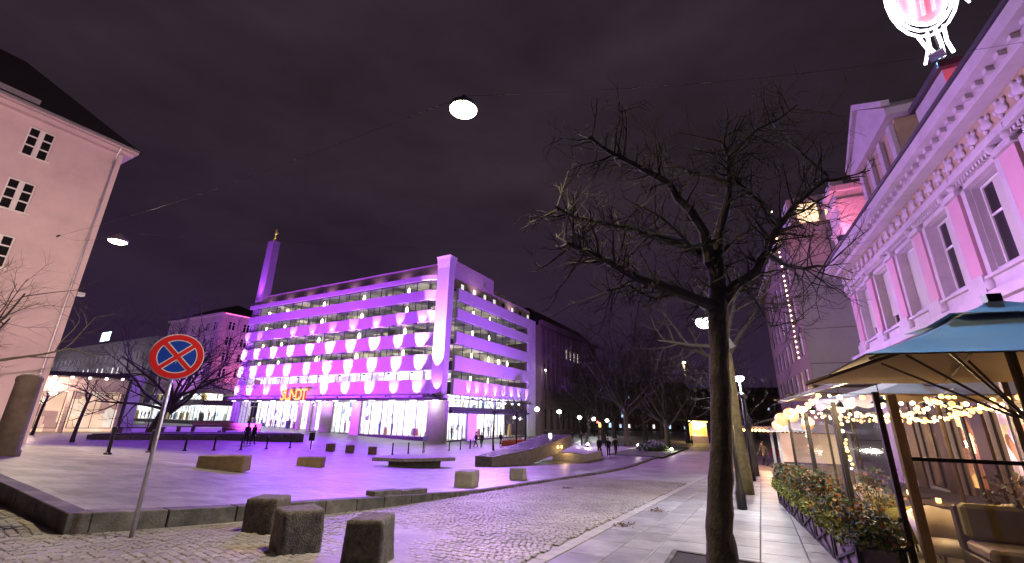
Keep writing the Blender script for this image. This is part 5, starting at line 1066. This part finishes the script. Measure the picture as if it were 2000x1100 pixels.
for (a, r_), lab in zip(lan, ln_l):
    t = thing('globe_lantern', lab, 'lantern', W(*a), 0, 'orange globe lanterns'); MB().ball((0, 0, 0), r_, 14).build('shade', glow('orange_shade', (1, .36, .08), 1.6), t, smooth=True); MB().ball((0, 0, 0), r_ * .45, 10).build('bulb', mb_w, t, smooth=True); MB().tube([(0, 0, r_), (0, 0, 2.55 - a[2])], .006, 4).build('hanger', m_black, t)
tl = thing('terrace_heater', 'slim terrace heater lamp under the parasol edge', 'heater', W(9.6, 4.9)); MB().tube([(0, 0, 0), (0, 0, 2.1)], .03, 8).build('pole', m_dark, tl); MB().box(-.45, .45, -.08, .08, 2.05, 2.16).build('lamp_body', glow('heater_glow', (1, .62, .3), 3.0), tl)
light('POINT', 'terrace_light', tuple(Vector((0, -.0, 1.9))), 170, (1, .66, .32), tl, None, .12)
for k, (s_, p_) in enumerate(((10.4, 2.75), (13.2, 2.7), (17, 2.7), (22, 2.8))):  # lamps added to brighten the planters and terrace
    t = thing('added_hanging_lamp', 'added warm hanging shade lamp, %s along the terrace' % ('first', 'second', 'third', 'fourth')[k], 'lamp', W(s_, p_, 2.12), 0, 'added hanging lamps of the terrace')
    MB().lathe([(.03, .12), (.16, 0), (.155, -.01)], 12).build('shade', m_dark, t, smooth=True); MB().ball((0, 0, -.03), .06, 8).build('bulb', mb_w, t, smooth=True); MB().tube([(0, 0, .12), (0, 0, .42)], .008, 4).build('cord', m_black, t)
    light('POINT', 'lamp_light', (0, 0, -.16), 330, (1, .68, .36), t, None, .08)
tr = thing('terrace_trellis', 'dark timber beams over the terrace carrying lamps and bulbs', 'trellis', W(9.4, 3.3, 2.55), RZ25)
for y in (-.1, .1): MB().box(0, 14, y * 8 - .04, y * 8 + .04, 0, .1).build('beam', m_wood, tr)
for x in (.1, 5, 9.5, 13.8):
    MB().box(x - .04, x + .04, -1.0, 1.0, .102, .18).build('cross_beam', m_wood, tr)
    MB().box(x - .04, x + .04, -.84, -.76, -3.6, -.002).build('post', m_wood, tr)
# far restaurant canopy with bulbs, small pavilion, lit kiosk
q = W(44, 3.0); cp = thing('bulb_canopy', 'flat restaurant canopy edged with a row of amber bulbs down the street', 'canopy', q, RZ25)
MB().box(0, 16, -3.8, 2.0, 3.0, 3.25).build('roof', m_plinth, cp)
for x in (.2, 8, 15.7): MB().tube([(x, 1.8, 0), (x, 1.8, 3.0)], .06, 8).build('post', m_dark, cp)
bb = MB().ball((0, 0, 0), .11, 8).mesh('bulb', glow('amber_bulb', (1, .55, .12), 10), True)
for y in rng(-3.6, 1.9, .3): obj('bulb', bb, cp, (-.12, y, 2.95))
for x in rng(.4, 15, .7): obj('bulb', bb, cp, (x, 2.1, 2.95))
light('POINT', 'canopy_glow', (-1.0, 0, 2.4), 900, (1, .55, .28), cp, None, .3)
q = W(30, 4.2); kp = thing('pink_pavilion', 'small serving pavilion with a pinkish hipped roof beyond the terrace', 'pavilion', q, RZ25)
MB().add([(-.3, -2.3, 2.6), (4.3, -2.3, 2.6), (4.3, 1.6, 2.6), (-.3, 1.6, 2.6), (2, -.4, 3.5)], [(0, 1, 4), (1, 2, 4), (2, 3, 4), (3, 0, 4), (3, 2, 1, 0)]).build('roof', m_rose, kp)
for (x, y) in ((0, -2), (4, -2), (0, 1.3), (4, 1.3)): MB().box(x - .07, x + .07, y - .07, y + .07, 0, 2.59).build('post', m_white, kp)
MB().box(-.02, .04, -1.8, 1.2, 0, .9).build('counter', m_rose, kp); MB().box(1.6, 1.7, -1.8, 1.2, .9, 2.5).build('lit_shelf', m_cream, kp)
q = G(1385, 866); kk = thing('lit_kiosk', 'bright yellow lit kiosk at the end of the park', 'kiosk', q, RZ29)
MB().box(0, 2.6, 0, 3.2, 0, 1.1).build('counter', m_rose, kk); MB().box(.8, .9, .2, 3.0, 1.1, 3.3).build('lit_back', litroom('kiosk_interior', [(0, (1, .62, .12)), (.35, (1, .8, .3)), (.6, (.9, .35, .08)), (.8, (1, .9, .6))], 2.0, (.8, .8, .8), (.6, 1.3), .6), kk)
MB().box(-.5, 3.1, -.5, 3.7, 3.32, 3.6).build('roof', m_plinth, kk); MB().box(-.53, -.5, -.2, 3.4, 3.34, 3.58).build('sign_band', glow('kiosk_sign', (1, .7, .2), 2.4), kk)
for (x, y) in ((0, 0), (0, 3.05), (2.45, 0), (2.45, 3.05)): MB().box(x, x + .12, y, y + .12, 1.1, 3.3).build('post', m_dark, kk)
light('POINT', 'kiosk_glow', (-.6, 2.5, 3.4), 700, (1, .62, .2), kk, None, .3)
# clipped hedge mound with small ground spots, far side of the park
q = G(1275, 880); hd = thing('hedge_mound', 'dark rounded hedge mound in the park', 'hedge', q, RZ29); rn = random.Random(5)
a = MB()
for _ in range(1500):
    u_, v_ = rn.uniform(0, 6.28), rn.uniform(0, 1); c_ = Vector((math.cos(u_) * 2.6 * math.sqrt(1 - v_ * v_), math.sin(u_) * 1.6 * math.sqrt(1 - v_ * v_), v_ * .9)); d_ = Vector((rn.gauss(0, 1), rn.gauss(0, 1), rn.gauss(0, 1))).normalized() * .2; o_ = d_.orthogonal() * .6
    a.add([c_, c_ + d_ + o_, c_ + d_ * 2, c_ + d_ - o_], [(0, 1, 2, 3)])
a.build('leaves', leafm[0], hd); MB().lathe([(2.4, -.1), (2.3, .3), (1.7, .65), (.1, .8)], 20, f=lambda x, y, z: (x, y * .45, z)).build('core', leafm[0], hd)
q = G(1290, 884); lw_ = thing('park_lawn', 'dim strip of lawn edge before the hedge mound', 'lawn', q, RZ29); lw_['kind'] = 'stuff'; MB().box(-7, 12, -1.5, 4, -.3, .06).build('turf', mat('dark_turf', (.05, .065, .025), .95, var=.4, scale=5, bump=.8), lw_)
for i, (px, py) in enumerate(((1312, 884), (1247, 876), (1148, 874))):
    q = G(px, py); t = thing('ground_spot', 'small bright ground spot, %s of three at the park edge' % ('right one', 'middle one', 'left one')[i], 'ground light', q, 0, 'ground spots at the park edge'); MB().lathe([(.16, 0), (.16, .28), (.12, .3)], 10).build('housing', m_dark, t); MB().ball((0, 0, .36), .17, 8).build('lens', m_ball, t, smooth=True); light('POINT', 'spot_light', (0, 0, .75), 260, (1, .88, .7), t, None, .15)
# traffic barriers by the store
m_orb = mat('barrier_orange', (.55, .18, .05), .5, var=.1, bump=0)
for i in range(5):
    q = G(985 + i * 9, 871 - i * .7); t = thing('barrier', 'orange and white barrier before the store, %s from the left' % words[i], 'barrier', q, RZ29 + .25, 'row of orange barriers')
    for k in range(4): MB().box(-.55 + k * .28, -.27 + k * .28, -.03, .03, .65, .95).build('stripe', m_orb if k % 2 else m_white, t)
    for x in (-.5, .5): MB().box(x - .03, x + .03, -.25, .25, 0, .64).build('leg', m_orb, t)
# far buildings closing the view behind the park
for i, (px, w_, h_, d_, lab) in enumerate(((1215, 44, 13, 150, 'far dim building with cool lit windows behind the park, left'), (1330, 40, 11, 160, 'far dim building with cool lit windows behind the park, middle'), (1450, 46, 12, 170, 'far dim building with warm lit windows behind the park, right'), (1110, 26, 14, 165, 'far narrow dim building behind the white lamp row'))):
    d = ray(px, 800); d = Vector((d.x, d.y, 0)).normalized() * d_; q = Vector((d.x, d.y, gz(d.x, d.y))); rz = math.atan2(d.y, d.x) - R(90)
    t = thing('far_building', lab, 'building', q, rz, 'far buildings behind the park'); MB().box(-w_ / 2, w_ / 2, 0, 12, -1, h_).build('wall', m_brown, t); rn = random.Random(110 + i)
    MB().add([(-w_ / 2, -.3, h_ + .02), (w_ / 2, -.3, h_ + .02), (w_ / 2, 12, h_ + .02), (-w_ / 2, 12, h_ + .02), (-w_ / 2 + 2, 6, h_ + 3), (w_ / 2 - 2, 6, h_ + 3)], [(0, 1, 5, 4), (1, 2, 5), (2, 3, 4, 5), (3, 0, 4)]).build('roof', m_roof, t)
    for z in (1.0, 4.2, 7.2, 10):
        x = -w_ / 2 + 1.5
        while x < w_ / 2 - 2 and z + 1.6 < h_:
            k = rn.random(); m_ = (m_litc if k > .6 else m_litp if k > .4 else glow('amber_pane', (1, .62, .2), 2.5)) if k > .2 and z < 2 or k > .88 else m_dglass
            ww = rn.uniform(.5, 1.1); MB().box(x, x + ww, -.08, -.01, z, z + rn.uniform(.8, 1.5)).build('window', m_, t); x += rn.uniform(2.0, 3.4)
# red traffic light
q = G(1161, 856); t = thing('traffic_light', 'red traffic light below the fourth white lamp', 'traffic light', q + Vector((.3, -2, 0))); zz = AT(1161, 827, q.y - 2).z - q.z
MB().tube([(0, 0, 0), (0, 0, zz)], .05, 8).build('post', m_dark, t); MB().box(-.16, .16, -.14, .1, zz - .5, zz + .45).build('housing', m_dark, t); MB().ball((0, -.16, zz + .22), .2, 10).build('red_lens', glow('red_lens', (1, .05, .05), 12), t, smooth=True)
for k in (0, -.25): MB().ball((0, -.14, zz + k), .09, 8).build('dark_lens', m_black, t, smooth=True)

# ================================================================== PEOPLE
def person(label, loc, rz, h, stride, coat, legs, hair=(.03, .02, .015), bag=False, lean=0.0, seed=0):
    s_ = h / 1.75; J = {'pel': (0, 0, .94), 'bel': (0, .0, 1.08), 'che': (0, lean * .4, 1.30), 'nec': (0, lean * .6, 1.48), 'hd0': (0, lean * .7 + .02, 1.58), 'hd1': (0, lean * .75 + .03, 1.68)}
    st_ = stride
    for sd, k in (('l', -1), ('r', 1)):
        ph = k * st_; J['hip' + sd] = (k * .10, 0, .90); J['kne' + sd] = (k * .10, .06 + ph * .5, .50); J['ank' + sd] = (k * .10, ph - .02 - (.06 if ph < 0 else 0), .09 + (.06 if ph < 0 else 0)); J['toe' + sd] = (k * .11, ph + .15, .04)
        J['sho' + sd] = (k * .19, lean * .5, 1.42); J['elb' + sd] = (k * .26, -ph * .35 + lean * .4 - .03, 1.16); J['wri' + sd] = (k * .25, -ph * .7 + lean * .4 + .08, .93); J['han' + sd] = (k * .24, -ph * .75 + lean * .4 + .12, .83)
    E_ = [('pel', 'bel'), ('bel', 'che'), ('che', 'nec'), ('nec', 'hd0'), ('hd0', 'hd1')]
    for sd in 'lr': E_ += [('pel', 'hip' + sd), ('hip' + sd, 'kne' + sd), ('kne' + sd, 'ank' + sd), ('ank' + sd, 'toe' + sd), ('che', 'sho' + sd), ('sho' + sd, 'elb' + sd), ('elb' + sd, 'wri' + sd), ('wri' + sd, 'han' + sd)]
    RD = {'pel': (.17, .12), 'bel': (.165, .12), 'che': (.18, .125), 'nec': (.062, .062), 'hd0': (.082, .10), 'hd1': (.085, .10), 'hip': (.105, .105), 'kne': (.068, .068), 'ank': (.048, .048), 'toe': (.045, .03), 'sho': (.075, .075), 'elb': (.052, .052), 'wri': (.036, .036), 'han': (.04, .03)}
    nm_ = list(J); me = bpy.data.meshes.new('person'); me.from_pydata([Vector(J[k]) * s_ for k in nm_], [(nm_.index(a), nm_.index(b)) for a, b in E_], [])
    tmp = bpy.data.objects.new('person_tmp', me); COL.objects.link(tmp); md_ = tmp.modifiers.new('s', 'SKIN'); md_.use_smooth_shade = True; sb = tmp.modifiers.new('u', 'SUBSURF'); sb.levels = 2; sb.render_levels = 2
    for i, k in enumerate(nm_):
        v = me.skin_vertices[0].data[i]; rr = RD.get(k) or RD[k[:3]]; v.radius = (rr[0] * s_, rr[1] * s_); v.use_root = (k == 'pel')
    dg = bpy.context.evaluated_depsgraph_get(); out = bpy.data.meshes.new_from_object(tmp.evaluated_get(dg)); bpy.data.objects.remove(tmp); out.materials.clear()
    mc = mat('coat_%s' % (coat,), coat, .85, var=.15, scale=6, bump=.2); mlg = mat('legs_%s' % (legs,), legs, .85, var=.15, scale=6, bump=.2); msk = mat('skin', (.45, .28, .21), .6, var=.05, bump=0); msh = m_black
    for q_ in (mc, mlg, msk, msh): out.materials.append(q_)
    for pl_ in out.polygons:
        c_ = pl_.center / s_; pl_.use_smooth = True
        pl_.material_index = 2 if (c_.z > 1.50 or (abs(c_.x) > .17 and c_.z < .90 and c_.z > .74)) else 0 if c_.z > .80 else 3 if c_.z < .10 else 1
    t = tag(obj('person', out, None, loc, rz), label, 'person', 'people on the square')
    mh = mat('hair_%s' % (hair,), hair, .7, var=.2, bump=.2); hx = Vector((0, lean * .75 + .0, 1.67)) * s_
    MB().ball(hx + Vector((0, -.02, .03)) * s_, .108 * s_, 12, (.92, 1.05, 1.0)).build('hair', mh, t, smooth=True)
    fc = MB(); f0 = Vector((0, lean * .75 + .10, 1.62)) * s_; fc.tube([f0 + Vector((0, .0, .05)) * s_, f0 + Vector((0, .035, 0)) * s_], [.008, .016], 6); fc.build('nose', msk, t)
    for k in (-1, 1): MB().ball(f0 + Vector((k * .033, .0, .045)) * s_, .010 * s_, 6).build('eye', m_black, t)
    MB().box(f0.x - .022, f0.x + .022, f0.y - .012, f0.y + .006, f0.z - .055, f0.z - .045).build('mouth', mat('lips', (.3, .1, .09), .6, var=0, bump=0), t)
    if bag:
        b_ = thing('shoulder_bag', 'bag carried by the walker: ' + label.split(' ')[0] + ' figure', 'bag', loc, rz); MB().box(.26, .38, -.12, .16, .62 * s_, .92 * s_).build('bag_body', mat('bag_leather', (.05, .02, .02), .6, var=.1, bump=.1), b_, bevel=.03); MB().tube([(.30, 0, .92 * s_), (.22, 0, 1.3 * s_), (.12, 0, 1.44 * s_)], .012, 5).build('strap', m_black, b_)
    return t
BLK, NVY, GRY, RED = (.012, .012, .014), (.015, .02, .04), (.05, .05, .055), (.20, .02, .025)
P_ = [(1172, 893, 'leaning walker in dark coat, left of the three on the street', 1.82, .28, BLK, NVY, R(150), .12), (1189, 892, 'middle walker of the three in black on the street', 1.74, .22, BLK, BLK, R(170), 0), (1203, 890, 'right walker of the three in black on the street', 1.76, .18, BLK, GRY, R(185), 0),
      (1519, 921, 'person in black and red jacket on the right pavement', 2.05, .24, RED, BLK, R(20), .04), (1496, 910, 'person in dark clothes striding ahead of the red jacket', 1.95, .34, GRY, BLK, R(15), .08),
      (929, 874, 'dark figure walking left before the glazed store side', 1.74, .25, BLK, BLK, R(80), .03), (978, 873, 'dark figure leaning forward near the orange barriers', 1.74, .2, NVY, BLK, R(60), .1), (940, 874, 'slim dark figure beside the walker at the store', 1.7, .1, GRY, NVY, R(20), 0),
      (479, 869, 'left person of the couple standing at the raised bed', 1.78, .05, BLK, BLK, R(10), 0), (492, 869, 'right person of the couple standing at the raised bed', 1.74, .12, BLK, NVY, R(-15), .03),
      (1118, 868, 'far walker in navy near the lamp row', 1.74, .2, NVY, NVY, R(170), 0), (1136, 870, 'far dark walker left of the three walkers', 1.76, .2, BLK, GRY, R(190), 0), (1146, 870, 'far dark walker next to the three walkers', 1.7, .22, GRY, BLK, R(175), 0), (1066, 860, 'far standing figure under the first white lamp', 1.74, .05, BLK, BLK, 0, 0)]
for i, (px, py, lab, h, st_, c_, l_, rz, le) in enumerate(P_):
    q = G(px, py); q.z = surf(q.x, q.y); person(lab, q, rz, h, st_, c_, l_, lean=le, seed=i)
# a little litter and worn patches on the cobbles
m_leafd = mat('dead_leaf', (.10, .06, .03), .9, var=.3, scale=10, bump=0)
for i, (px, py, lab) in enumerate(((1215, 1032, 'brown clump of leaves on the cobbles near the pavement edge'), (1282, 1004, 'smaller brown clump of leaves at the pavement edge'), (1108, 956, 'dark damp leaf litter strip on the far cobbles'))):
    q = G(px, py); q.z = gz(q.x, q.y) + .036; t = thing('leaf_litter', lab, 'leaves', q, RZ29, 'leaf litter on the cobbles'); t['kind'] = 'stuff'; rn = random.Random(i); a = MB()
    for _ in range(90):
        c_ = Vector((rn.gauss(0, .22), rn.gauss(0, .12), rn.uniform(.004, .02))); u_ = Vector((rn.gauss(0, 1), rn.gauss(0, 1), rn.gauss(0, .3))).normalized() * .045; v_ = Vector((-u_.y, u_.x, rn.gauss(0, .01)))
        a.add([c_ - u_, c_ + v_ * .6, c_ + u_, c_ - v_ * .6], [(0, 1, 2, 3)])
    a.build('leaves', m_leafd, t)
